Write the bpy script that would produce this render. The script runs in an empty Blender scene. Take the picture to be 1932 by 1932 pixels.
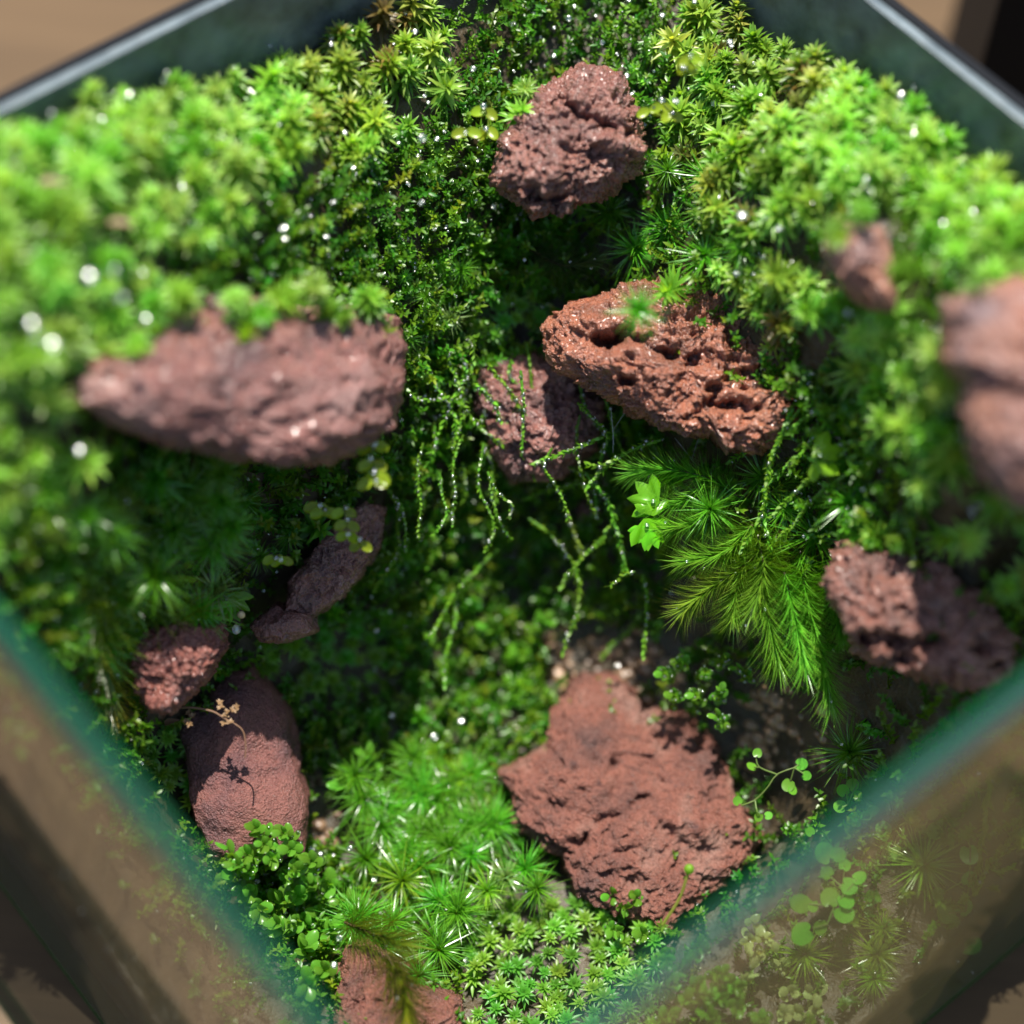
import bpy, bmesh, math, random
import numpy as np
from mathutils import Vector, Matrix

rng = np.random.default_rng(7)
random.seed(7)
sc = bpy.context.scene
COL = sc.collection

# ------------------------------------------------------------------ camera, sky, sun, exposure (1 unit = 1 cm)
RIM = 9.5                                    # height of the tank's rim above the table
FP = 6145.0 / 2832.0 * 1932.0                # focal length in 1932-px picture units
v1 = np.array([12377.0, 7963.0, -6145.0]); v1 /= np.linalg.norm(v1)
v2 = np.array([-9036.0, 9302.0, -6145.0]); v2 /= np.linalg.norm(v2)
up = np.cross(v1, v2); up /= np.linalg.norm(up)
bk = v1 + v2; bk /= np.linalg.norm(bk)
rt = np.cross(bk, up)
R = np.array([rt, bk, up])                   # world = R @ camera
CAM = np.array([0.55, -14.6, RIM + 17.5])    # the tank's middle is the origin
FW = R @ np.array([0, 0, -1.0])
UPC = R @ np.array([0, 1.0, 0]); RTC = R @ np.array([1.0, 0, 0])
FOCUS = 27.5

cam_d = bpy.data.cameras.new('camera')
cam = bpy.data.objects.new('camera', cam_d); COL.objects.link(cam)
M4 = np.eye(4); M4[:3, :3] = R; M4[:3, 3] = CAM
cam.matrix_world = Matrix(M4.tolist())
cam_d.sensor_width = 36.0
cam_d.lens = 36.0 * 6145.0 / 2832.0
cam_d.clip_start = 0.5; cam_d.clip_end = 3000
cam_d.dof.use_dof = True
cam_d.dof.focus_distance = FOCUS
cam_d.dof.aperture_fstop = cam_d.lens * 0.001 / 1.25
sc.camera = cam

SUN_EL = math.radians(77); SUN_DIR = np.array([-0.36, 0.93]); SUN_DIR /= np.linalg.norm(SUN_DIR)
S3 = np.array([SUN_DIR[0] * math.cos(SUN_EL), SUN_DIR[1] * math.cos(SUN_EL), math.sin(SUN_EL)])
world = bpy.data.worlds.new('World'); sc.world = world; world.use_nodes = True
wn = world.node_tree.nodes; wl = world.node_tree.links
sky = wn.new('ShaderNodeTexSky'); sky.sky_type = 'NISHITA'; sky.sun_disc = False
sky.sun_elevation = SUN_EL
sky.sun_rotation = math.atan2(S3[0], S3[1])
wl.new(sky.outputs[0], wn['Background'].inputs[0])
wn['Background'].inputs[1].default_value = 0.105
sd = bpy.data.lights.new('sun', 'SUN'); sd.energy = 5.0; sd.angle = math.radians(0.53); sd.color = (1.0, 0.95, 0.86)
so = bpy.data.objects.new('sun', sd); COL.objects.link(so)
so.rotation_euler = Vector(S3.tolist()).to_track_quat('Z', 'Y').to_euler(); so.location = (S3 * 60).tolist()
sc.view_settings.view_transform = 'Standard'; sc.view_settings.look = 'None'
sc.view_settings.exposure = 1.15; sc.view_settings.gamma = 1.0
sc.cycles.use_denoising = True
sc.cycles.max_bounces = 8; sc.cycles.transparent_max_bounces = 12
sc.cycles.diffuse_bounces = 3; sc.cycles.glossy_bounces = 3; sc.cycles.transmission_bounces = 6
sc.cycles.sample_clamp_indirect = 6.0; sc.cycles.caustics_refractive = False; sc.cycles.caustics_reflective = False

# ------------------------------------------------------------------ helpers
def P(px, py, D):
    """world point seen at picture point (px,py) of a 1932 frame at depth D"""
    c = np.array([(px - 966.0) / FP, -(py - 966.0) / FP, -1.0]) * D
    return CAM + R @ c
def proj(X):
    X = np.atleast_2d(X); c = (X - CAM) @ R
    D = -c[:, 2]
    return c[:, 0] / D * FP + 966.0, -c[:, 1] / D * FP + 966.0, D
def z5(x, y): return ((1832 + x / 1.932) / 1.4658, (1832 + y / 1.932) / 1.4658)
def z3(x, y): return ((x / 1.932) / 1.4658, (1832 + y / 1.932) / 1.4658)
def z6(x, y): return ((950 + x / 1.932) / 1.4658, (900 + y / 1.932) / 1.4658)

_perm = np.random.default_rng(3).permutation(256); _perm = np.concatenate([_perm, _perm, _perm])
_g = np.random.default_rng(4).normal(size=(256, 3)); _g /= np.linalg.norm(_g, axis=1)[:, None]
def perlin(p):
    i = np.floor(p).astype(int); f = p - i; u = f * f * f * (f * (f * 6 - 15) + 10)
    i &= 255; out = 0
    for dx in (0, 1):
        for dy in (0, 1):
            for dz in (0, 1):
                h = _perm[_perm[_perm[(i[:, 0] + dx) & 255] + ((i[:, 1] + dy) & 255)] + ((i[:, 2] + dz) & 255)] & 255
                d = (_g[h] * (f - [dx, dy, dz])).sum(1)
                w = (u[:, 0] if dx else 1 - u[:, 0]) * (u[:, 1] if dy else 1 - u[:, 1]) * (u[:, 2] if dz else 1 - u[:, 2])
                out = out + w * d
    return out * 1.5
def fbm(p, o=4, rough=0.5):
    a = 1.0; s = 0
    for k in range(o):
        s = s + a * perlin(p * (2.03 ** k) + 17.3 * k); a *= rough
    return s

def mesh_np(name, V, F, C=None, mat=None, smooth=True):
    m = bpy.data.meshes.new(name)
    V = np.asarray(V, np.float32); F = np.asarray(F, np.int32); k = F.shape[1]
    m.vertices.add(len(V)); m.vertices.foreach_set('co', V.ravel())
    m.loops.add(F.size); m.loops.foreach_set('vertex_index', F.ravel())
    m.polygons.add(len(F)); m.polygons.foreach_set('loop_start', np.arange(0, F.size, k, dtype=np.int32))
    if C is not None:
        a = m.attributes.new('Col', 'FLOAT_COLOR', 'POINT')
        a.data.foreach_set('color', np.hstack([C, np.ones((len(C), 1))]).astype(np.float32).ravel())
    m.polygons.foreach_set('use_smooth', np.full(len(F), smooth))
    if mat: m.materials.append(mat)
    m.update(calc_edges=True); m.validate()
    return m
def link(name, mesh, parent=None, loc=None):
    o = bpy.data.objects.new(name, mesh); COL.objects.link(o)
    if parent is not None: o.parent = parent
    if loc is not None: o.location = tuple(float(q) for q in loc)
    return o
def tag(o, label=None, cat=None, group=None, kind=None):
    if label: o['label'] = label
    if cat: o['category'] = cat
    if group: o['group'] = group
    if kind: o['kind'] = kind
    return o
def obj_np(name, G, mat, parent=None, loc=None, smooth=True):
    return link(name, mesh_np(name, G[0], G[1], G[2] if len(G) > 2 else None, mat, smooth), parent, loc)
def cat_geo(L):
    V = []; F = []; C = []; n = 0
    for v, f, c in L:
        V.append(v); F.append(f + n); C.append(c); n += len(v)
    return np.vstack(V), np.vstack(F), np.vstack(C)
def frame_from(z, roll=0.0):
    z = np.asarray(z, float); z = z / np.linalg.norm(z)
    a = np.array([1.0, 0, 0]) if abs(z[0]) < 0.9 else np.array([0, 1.0, 0])
    x = np.cross(a, z); x /= np.linalg.norm(x); y = np.cross(z, x)
    c, s = math.cos(roll), math.sin(roll)
    return np.column_stack([x * c + y * s, -x * s + y * c, z])
def place(o, pos, z, roll=0.0, s=1.0):
    A = np.eye(4); A[:3, :3] = frame_from(z, roll) * s; A[:3, 3] = pos
    o.matrix_world = Matrix(A.tolist())

def nodemat(name):
    m = bpy.data.materials.new(name); m.use_nodes = True
    nt = m.node_tree; nt.nodes.clear()
    out = nt.nodes.new('ShaderNodeOutputMaterial')
    return m, nt, out
def N(nt, typ, **kw):
    n = nt.nodes.new(typ)
    for k, v in kw.items():
        if k in n.inputs: n.inputs[k].default_value = v
        else: setattr(n, k, v)
    return n
def ramp(nt, stops):
    r = nt.nodes.new('ShaderNodeValToRGB'); e = r.color_ramp.elements
    while len(e) < len(stops): e.new(0.5)
    for q, (p, c) in zip(e, stops): q.position = p; q.color = (*c, 1)
    return r

# ------------------------------------------------------------------ materials
def leaf_material(name, trans=0.45, rough=0.32, spec=0.5, tint=(1.3, 1.25, 0.4)):
    m, nt, out = nodemat(name); L = nt.links
    at = N(nt, 'ShaderNodeAttribute', attribute_name='Col')
    oi = N(nt, 'ShaderNodeObjectInfo')
    hv = N(nt, 'ShaderNodeHueSaturation')
    mr = N(nt, 'ShaderNodeMapRange'); mr.inputs[3].default_value = 0.485; mr.inputs[4].default_value = 0.515
    mv = N(nt, 'ShaderNodeMapRange'); mv.inputs[3].default_value = 0.75; mv.inputs[4].default_value = 1.25
    L.new(oi.outputs['Random'], mr.inputs[0]); L.new(mr.outputs[0], hv.inputs['Hue'])
    L.new(oi.outputs['Random'], mv.inputs[0]); L.new(mv.outputs[0], hv.inputs['Value'])
    L.new(at.outputs['Color'], hv.inputs['Color'])
    pb = N(nt, 'ShaderNodeBsdfPrincipled'); pb.inputs['Roughness'].default_value = rough
    pb.inputs['Specular IOR Level'].default_value = spec
    L.new(hv.outputs[0], pb.inputs['Base Color'])
    mul = N(nt, 'ShaderNodeMix', data_type='RGBA', blend_type='MULTIPLY'); mul.inputs[0].default_value = 1.0
    L.new(hv.outputs[0], mul.inputs[6]); mul.inputs[7].default_value = (*tint, 1)
    tr = N(nt, 'ShaderNodeBsdfTranslucent'); L.new(mul.outputs[2], tr.inputs[0])
    mx = N(nt, 'ShaderNodeMixShader'); mx.inputs[0].default_value = trans
    L.new(pb.outputs[0], mx.inputs[1]); L.new(tr.outputs[0], mx.inputs[2]); L.new(mx.outputs[0], out.inputs[0])
    return m
MAT_LEAF = leaf_material('moss_leaf', 0.56, 0.36, 0.55)
MAT_NEEDLE = leaf_material('needle_leaf', 0.35, 0.28, 0.9)
MAT_CLEAR = leaf_material('thin_leaf', 0.58, 0.27, 0.5, (1.35, 1.2, 0.45))

def rock_material(name, a, b, c, spots=0.35, wet=0.5, coat=0.25):
    m, nt, out = nodemat(name); L = nt.links
    tc = N(nt, 'ShaderNodeTexCoord')
    n1 = N(nt, 'ShaderNodeTexNoise', Scale=1.3, Detail=5.0, Roughness=0.6)
    n2 = N(nt, 'ShaderNodeTexNoise', Scale=24.0, Detail=7.0, Roughness=0.75)
    n3 = N(nt, 'ShaderNodeTexNoise', Scale=4.5, Detail=5.0, Roughness=0.65)
    n4 = N(nt, 'ShaderNodeTexVoronoi', Scale=34.0)
    for n in (n1, n2, n3, n4): L.new(tc.outputs['Object'], n.inputs['Vector'])
    r1 = ramp(nt, [(0.32, a), (0.52, b), (0.7, c)]); L.new(n1.outputs[0], r1.inputs[0])
    r3 = ramp(nt, [(0.60, (0, 0, 0)), (0.72, (1, 1, 1))]); L.new(n3.outputs[0], r3.inputs[0])
    sm = N(nt, 'ShaderNodeMath', operation='MULTIPLY'); L.new(r3.outputs[0], sm.inputs[0]); sm.inputs[1].default_value = spots
    mx = N(nt, 'ShaderNodeMix', data_type='RGBA'); L.new(sm.outputs[0], mx.inputs[0])
    L.new(r1.outputs[0], mx.inputs[6]); mx.inputs[7].default_value = (0.035, 0.03, 0.035, 1)
    g = ramp(nt, [(0.3, (0.58, 0.58, 0.58)), (0.7, (1.38, 1.36, 1.34))]); L.new(n2.outputs[0], g.inputs[0])
    mu = N(nt, 'ShaderNodeMix', data_type='RGBA', blend_type='MULTIPLY'); mu.inputs[0].default_value = 1
    L.new(mx.outputs[2], mu.inputs[6]); L.new(g.outputs[0], mu.inputs[7])
    pb = N(nt, 'ShaderNodeBsdfPrincipled'); L.new(mu.outputs[2], pb.inputs['Base Color'])
    rr = ramp(nt, [(0.36, (0.12,) * 3), (0.62, (0.5,) * 3)]); L.new(n2.outputs[0], rr.inputs[0]); L.new(rr.outputs[0], pb.inputs['Roughness'])
    pb.inputs['Specular IOR Level'].default_value = wet; pb.inputs['Coat Weight'].default_value = coat; pb.inputs['Coat Roughness'].default_value = 0.16
    ad = N(nt, 'ShaderNodeMath', operation='MULTIPLY_ADD'); L.new(n4.outputs['Distance'], ad.inputs[0]); ad.inputs[1].default_value = 0.6
    L.new(n2.outputs[0], ad.inputs[2])
    bp = N(nt, 'ShaderNodeBump', Strength=1.0, Distance=0.035); L.new(ad.outputs[0], bp.inputs['Height']); L.new(bp.outputs[0], pb.inputs['Normal'])
    L.new(pb.outputs[0], out.inputs[0])
    return m
MR_ORANGE = rock_material('lava_orange', (0.11, 0.038, 0.02), (0.26, 0.08, 0.038), (0.30, 0.115, 0.06), 0.6, 0.9)
MR_RED = rock_material('lava_red', (0.09, 0.038, 0.03), (0.205, 0.074, 0.049), (0.25, 0.125, 0.095), 0.65, 0.9)
MR_DUSTY = rock_material('lava_dusty', (0.10, 0.05, 0.042), (0.18, 0.07, 0.05), (0.215, 0.12, 0.095), 0.55, 0.35, 0.0)
MR_SMOOTH = rock_material('lava_smooth', (0.09, 0.046, 0.05), (0.155, 0.064, 0.056), (0.20, 0.082, 0.066), 0.4, 0.4, 0.0)
MR_PURPLE = rock_material('lava_purple', (0.085, 0.036, 0.034), (0.21, 0.076, 0.058), (0.27, 0.14, 0.12), 0.7, 0.9)
MR_SPOT = rock_material('lava_spotted', (0.17, 0.055, 0.045), (0.22, 0.075, 0.055), (0.2, 0.09, 0.075), 1.0)
MR_GREY = rock_material('lava_grey', (0.17, 0.11, 0.11), (0.29, 0.135, 0.095), (0.34, 0.15, 0.09), 0.4)

def plain(name, col, rough=0.5, spec=0.5, noise=None, bump=0.0):
    m, nt, out = nodemat(name); L = nt.links
    pb = N(nt, 'ShaderNodeBsdfPrincipled'); pb.inputs['Base Color'].default_value = (*col, 1)
    pb.inputs['Roughness'].default_value = rough; pb.inputs['Specular IOR Level'].default_value = spec
    if noise:
        tc = N(nt, 'ShaderNodeTexCoord'); n = N(nt, 'ShaderNodeTexNoise', Scale=noise[0], Detail=6.0, Roughness=0.65)
        L.new(tc.outputs['Object'], n.inputs['Vector'])
        r = ramp(nt, [(0.3, noise[1]), (0.7, noise[2])]); L.new(n.outputs[0], r.inputs[0]); L.new(r.outputs[0], pb.inputs['Base Color'])
        if bump:
            b = N(nt, 'ShaderNodeBump', Strength=bump, Distance=0.1); L.new(n.outputs[0], b.inputs['Height']); L.new(b.outputs[0], pb.inputs['Normal'])
    L.new(pb.outputs[0], out.inputs[0]); return m
MAT_SOIL = plain('wet_soil', (0.03, 0.02, 0.012), 0.5, 0.5, (2.6, (0.014, 0.011, 0.006), (0.062, 0.042, 0.02)), 0.9)
MAT_GRAVEL = plain('gravel', (0.2, 0.12, 0.07), 0.4, 0.5, (1.4, (0.05, 0.035, 0.025), (0.34, 0.2, 0.11)), 0.3)
MAT_TWIG = plain('dry_twig', (0.12, 0.06, 0.03), 0.6)
MAT_DRYLEAF = plain('dry_leaf', (0.17, 0.10, 0.045), 0.6)
MAT_PALE = plain('pale_leaf', (0.55, 0.42, 0.24), 0.6)
MAT_RED = plain('red_fibre', (0.4, 0.03, 0.02), 0.5)
MAT_SILK = plain('silk', (0.5, 0.5, 0.5), 0.35)
MAT_BLACK = plain('matte_black', (0.004, 0.004, 0.004), 0.6, 0.2)
MAT_PANEL = plain('smoky_panel', (0.03, 0.035, 0.04), 0.34, 0.5, (1.6, (0.025, 0.034, 0.038), (0.13, 0.155, 0.165)), 0.15)
MAT_RIMTOP = plain('sky_grey_edge', (0.10, 0.13, 0.15), 0.36, 0.5, (2.0, (0.035, 0.05, 0.058), (0.12, 0.15, 0.16)), 0.25)  # grey-blue sky reflection on the back rim put into the colour
MAT_RIMOUT = plain('black_edge', (0.004, 0.005, 0.007), 0.7, 0.12)

def table_material():
    m, nt, out = nodemat('wood_table'); L = nt.links
    tc = N(nt, 'ShaderNodeTexCoord'); mp = N(nt, 'ShaderNodeMapping'); mp.inputs['Scale'].default_value = (0.06, 1.2, 1)
    mp.inputs['Rotation'].default_value = (0, 0, math.radians(8))
    L.new(tc.outputs['Object'], mp.inputs[0])
    n = N(nt, 'ShaderNodeTexNoise', Scale=1.2, Detail=8.0, Roughness=0.6); L.new(mp.outputs[0], n.inputs['Vector'])
    r = ramp(nt, [(0.3, (0.050, 0.028, 0.0105)), (0.5, (0.070, 0.040, 0.0155)), (0.72, (0.095, 0.056, 0.024))]); L.new(n.outputs[0], r.inputs[0])
    pb = N(nt, 'ShaderNodeBsdfPrincipled'); L.new(r.outputs[0], pb.inputs['Base Color']); pb.inputs['Roughness'].default_value = 0.55; pb.inputs['Specular IOR Level'].default_value = 0.2
    b = N(nt, 'ShaderNodeBump', Strength=0.2, Distance=0.02); L.new(n.outputs[0], b.inputs['Height']); L.new(b.outputs[0], pb.inputs['Normal'])
    L.new(pb.outputs[0], out.inputs[0]); return m
MAT_TABLE = table_material()

def pane_material(name, lo, hi, haze_col):
    m, nt, out = nodemat(name); L = nt.links
    ge = N(nt, 'ShaderNodeNewGeometry')
    dt = N(nt, 'ShaderNodeVectorMath', operation='DOT_PRODUCT'); L.new(ge.outputs['Normal'], dt.inputs[0]); L.new(ge.outputs['Incoming'], dt.inputs[1])
    ab = N(nt, 'ShaderNodeMath', operation='ABSOLUTE'); L.new(dt.outputs['Value'], ab.inputs[0])
    om = N(nt, 'ShaderNodeMath', operation='SUBTRACT'); om.inputs[0].default_value = 1; L.new(ab.outputs[0], om.inputs[1])
    pw = N(nt, 'ShaderNodeMath', operation='POWER'); L.new(om.outputs[0], pw.inputs[0]); pw.inputs[1].default_value = 5
    fr = N(nt, 'ShaderNodeMath', operation='MULTIPLY_ADD'); L.new(pw.outputs[0], fr.inputs[0]); fr.inputs[1].default_value = 0.95; fr.inputs[2].default_value = 0.045
    tr = N(nt, 'ShaderNodeBsdfTransparent'); tr.inputs[0].default_value = (0.94, 0.97, 0.92, 1)
    gl = N(nt, 'ShaderNodeBsdfGlossy', Roughness=0.06)
    mx = N(nt, 'ShaderNodeMixShader'); L.new(fr.outputs[0], mx.inputs[0]); L.new(tr.outputs[0], mx.inputs[1]); L.new(gl.outputs[0], mx.inputs[2])
    # thin dust layer whose tan also stands in for hazy table reflection
    tc = N(nt, 'ShaderNodeTexCoord'); n = N(nt, 'ShaderNodeTexNoise', Scale=0.5, Detail=4.0); L.new(tc.outputs['Object'], n.inputs['Vector'])
    r = ramp(nt, [(0.3, (lo,) * 3), (0.7, (hi,) * 3)]); L.new(n.outputs[0], r.inputs[0])
    df = N(nt, 'ShaderNodeBsdfDiffuse'); df.inputs[0].default_value = (*haze_col, 1)
    tl = N(nt, 'ShaderNodeBsdfTranslucent'); tl.inputs[0].default_value = (*haze_col, 1)
    dm = N(nt, 'ShaderNodeMixShader'); L.new(df.outputs[0], dm.inputs[1]); L.new(tl.outputs[0], dm.inputs[2])
    m2 = N(nt, 'ShaderNodeMixShader'); L.new(r.outputs[0], m2.inputs[0]); L.new(mx.outputs[0], m2.inputs[1]); L.new(dm.outputs[0], m2.inputs[2])
    L.new(m2.outputs[0], out.inputs[0]); return m
MAT_PANE = pane_material('clear_glass', 0.03, 0.08, (0.34, 0.22, 0.10))
MAT_PANE_HAZE = pane_material('hazed_glass', 0.06, 0.13, (0.5, 0.40, 0.15))  # stronger tan layer stands in for the sunlit table's reflection
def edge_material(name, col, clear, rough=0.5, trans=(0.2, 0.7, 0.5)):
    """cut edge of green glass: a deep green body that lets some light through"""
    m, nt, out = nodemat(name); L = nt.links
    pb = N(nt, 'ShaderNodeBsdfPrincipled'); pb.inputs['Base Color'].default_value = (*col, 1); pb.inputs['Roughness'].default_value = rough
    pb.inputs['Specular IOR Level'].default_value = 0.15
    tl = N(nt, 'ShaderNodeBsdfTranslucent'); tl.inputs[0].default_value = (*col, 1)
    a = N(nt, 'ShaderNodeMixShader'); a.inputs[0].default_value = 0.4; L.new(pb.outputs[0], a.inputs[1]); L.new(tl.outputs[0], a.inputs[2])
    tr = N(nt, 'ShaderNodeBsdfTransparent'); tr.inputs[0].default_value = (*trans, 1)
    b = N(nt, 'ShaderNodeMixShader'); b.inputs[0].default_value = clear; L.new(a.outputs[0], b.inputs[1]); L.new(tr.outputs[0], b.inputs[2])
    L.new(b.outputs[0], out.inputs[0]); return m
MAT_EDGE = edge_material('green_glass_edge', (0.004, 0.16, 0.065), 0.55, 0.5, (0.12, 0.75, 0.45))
MAT_EDGE_REFRACT = edge_material('navy_refraction_line', (0.003, 0.014, 0.04), 0.0)  # dark line refracted inside the glass, put in as a coloured strip
MAT_EDGE_SKY = edge_material('sky_tinted_bevel', (0.12, 0.17, 0.19), 0.72, 0.45, (0.6, 0.8, 0.76))  # same glass as the left edge, with sky reflection put into its colour
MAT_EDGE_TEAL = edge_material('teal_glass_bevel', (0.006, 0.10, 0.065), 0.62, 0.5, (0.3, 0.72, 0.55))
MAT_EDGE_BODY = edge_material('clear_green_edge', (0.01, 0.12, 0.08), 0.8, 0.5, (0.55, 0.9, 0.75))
MAT_EDGE_OLIVE = edge_material('olive_glass_edge', (0.06, 0.11, 0.03), 0.2)

def drop_material(name, shine, rough):
    m, nt, out = nodemat(name); L = nt.links
    pb = N(nt, 'ShaderNodeBsdfPrincipled'); pb.inputs['Roughness'].default_value = 0.1
    pb.inputs['IOR'].default_value = 1.34; pb.inputs['Transmission Weight'].default_value = 1.0
    pb.inputs['Base Color'].default_value = (0.95, 1.0, 0.92, 1); pb.inputs['Specular IOR Level'].default_value = 0.8
    tr = N(nt, 'ShaderNodeBsdfTransparent'); mx = N(nt, 'ShaderNodeMixShader'); mx.inputs[0].default_value = 0.3
    gl = N(nt, 'ShaderNodeBsdfGlossy', Roughness=rough); gl.inputs[0].default_value = (1, 1, 1, 1)
    m2 = N(nt, 'ShaderNodeMixShader'); m2.inputs[0].default_value = shine
    L.new(pb.outputs[0], mx.inputs[1]); L.new(tr.outputs[0], mx.inputs[2]); L.new(mx.outputs[0], m2.inputs[1]); L.new(gl.outputs[0], m2.inputs[2])
    L.new(m2.outputs[0], out.inputs[0]); return m
MAT_WATER = drop_material('water', 0.16, 0.18); MAT_FILM = drop_material('water_film', 0.11, 0.27)

# ------------------------------------------------------------------ table, tank
def quad_sheet(name, x0, x1, y0, y1, z, mat):
    return mesh_np(name, [(x0, y0, z), (x1, y0, z), (x1, y1, z), (x0, y1, z)], [(0, 1, 2, 3)], None, mat, False)
tag(link('table_top', quad_sheet('table_top', -900, 900, -900, 900, 0.0, MAT_TABLE)), kind='structure')

B_ = np.array([-0.31, 23.07]) - [-0.55, 14.6]; L_ = np.array([-9.03, 14.35]) - [-0.55, 14.6]
F_ = np.array([-0.79, 6.12]) - [-0.55, 14.6]; R_ = np.array([7.92, 14.84]) - [-0.55, 14.6]
# outer corners of the rim in plan, exact rectangle from mean directions
eu = (R_ - F_); eu /= np.linalg.norm(eu); ev = np.array([-eu[1], eu[0]])
SU = 12.33; SV = 11.64
SU0, SV0 = SU, SV; SU, SV = 12.745, 12.315
ctr = (B_ + L_ + F_ + R_) / 4 + eu * (-SU0 / 2 - 0.185 + SU / 2) + ev * (-SV0 / 2 - 0.265 + SV / 2)
def UV(u, v): return ctr + eu * (u - SU / 2) + ev * (v - SV / 2)      # u along front-right wall, v along front-left wall
def to_uv(x, y):
    d = np.stack([np.asarray(x) - ctr[0], np.asarray(y) - ctr[1]], -1)
    return d @ eu + SU / 2, d @ ev + SV / 2
TH = 0.23
def box_uv(name, u0, u1, v0, v1, z0, z1, mat, parent, bevel=0.0):
    bm = bmesh.new(); vs = []
    for z in (z0, z1):
        for (u, v) in ((u0, v0), (u1, v0), (u1, v1), (u0, v1)):
            p = UV(u, v); vs.append(bm.verts.new((p[0], p[1], z)))
    for f in ((3, 2, 1, 0), (4, 5, 6, 7), (0, 1, 5, 4), (1, 2, 6, 5), (2, 3, 7, 6), (3, 0, 4, 7)): bm.faces.new([vs[i] for i in f])
    if bevel: bmesh.ops.bevel(bm, geom=list(bm.edges), offset=bevel, segments=2, affect='EDGES', profile=0.5)
    me = bpy.data.meshes.new(name); bm.to_mesh(me); bm.free(); me.materials.append(mat)
    return link(name, me, parent)
tank = bpy.data.objects.new('terrarium', None); COL.objects.link(tank)
tag(tank, 'square glass terrarium with green-edged clear front panes and dark back walls', 'terrarium')
box_uv('base_plate', 0.0, SU, 0.0, SV, 0.003, 0.22, MAT_EDGE_OLIVE, tank, 0.02)
ET = 0.16
# front panes: u-axis pane at v=0 (front right), v-axis pane at u=0 (front left)
box_uv('glass_pane', TH + 0.003, SU - TH, 0, TH, 0.224, RIM - ET, MAT_PANE_HAZE, tank)
box_uv('glass_pane', 0, TH, 0.0, SV - TH, 0.224, RIM - ET, MAT_PANE, tank)
# cut upper edges: bevels and dark line carry refraction and sky reflection as colour
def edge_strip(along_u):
    w = [(0.0, 0.085, MAT_EDGE_SKY if along_u else MAT_EDGE_TEAL, 'outer_bevel', 0.0), (0.088, 0.142, MAT_EDGE_REFRACT, 'refraction_line', 0.012), (0.145, TH, MAT_EDGE, 'inner_bevel', 0.0)]
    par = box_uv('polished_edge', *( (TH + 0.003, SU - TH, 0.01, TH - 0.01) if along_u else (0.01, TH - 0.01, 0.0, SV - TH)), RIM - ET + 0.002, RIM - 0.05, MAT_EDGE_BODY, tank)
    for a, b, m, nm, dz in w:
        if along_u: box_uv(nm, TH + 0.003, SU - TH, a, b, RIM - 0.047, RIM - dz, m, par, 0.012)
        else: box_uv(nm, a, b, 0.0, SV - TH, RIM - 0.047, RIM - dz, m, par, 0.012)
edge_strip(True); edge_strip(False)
box_uv('back_wall', 0, SU - TH - 0.003, SV - TH, SV, 0.224, RIM - 0.06, MAT_PANEL, tank)
box_uv('back_wall', SU - TH, SU, 0, SV, 0.224, RIM - 0.06, MAT_PANEL, tank)
box_uv('rim_edge', 0, SU - 0.11, SV - TH - 0.01, SV - 0.11, RIM - 0.057, RIM, MAT_RIMTOP, tank, 0.015)
box_uv('rim_edge', SU - TH - 0.01, SU - 0.11, 0, SV - TH - 0.014, RIM - 0.057, RIM, MAT_RIMTOP, tank, 0.015)
box_uv('outer_trim', -0.02, SU - 0.1, SV - 0.105, SV + 0.03, RIM - 0.3, RIM + 0.02, MAT_RIMOUT, tank, 0.015)
box_uv('outer_trim', SU - 0.105, SU + 0.03, -0.02, SV + 0.03, RIM - 0.3, RIM + 0.024, MAT_RIMOUT, tank, 0.015)

# the black upright block standing behind the tank
def hit_z(px, py, z):
    d = P(px, py, 1.0) - CAM; return CAM + d * ((z - CAM[2]) / d[2])
bp = hit_z(1845, 120, 5.0)
blk = bpy.data.objects.new('black_block', None); COL.objects.link(blk); blk.location = (bp[0] + 2.45, bp[1] + 1.6, 0)
tag(blk, 'matte black upright case standing on the table behind the dark back wall', 'case')
def local_box(name, x0, x1, y0, y1, z0, z1, mat, parent, bev):
    bm = bmesh.new(); bmesh.ops.create_cube(bm, size=1)
    for v in bm.verts: v.co = ((x0 + x1) / 2 + v.co.x * (x1 - x0), (y0 + y1) / 2 + v.co.y * (y1 - y0), (z0 + z1) / 2 + v.co.z * (z1 - z0))
    bmesh.ops.bevel(bm, geom=list(bm.edges), offset=bev, segments=3, affect='EDGES', profile=0.5)
    me = bpy.data.meshes.new(name); bm.to_mesh(me); bm.free(); me.materials.append(mat); return link(name, me, parent)
local_box('body', -2.4, 2.4, -1.6, 1.6, 0.15, 12.0, MAT_BLACK, blk, 0.06)
local_box('foot', -2.2, 2.2, -1.4, 1.4, 0.003, 0.147, MAT_BLACK, blk, 0.02)

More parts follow.
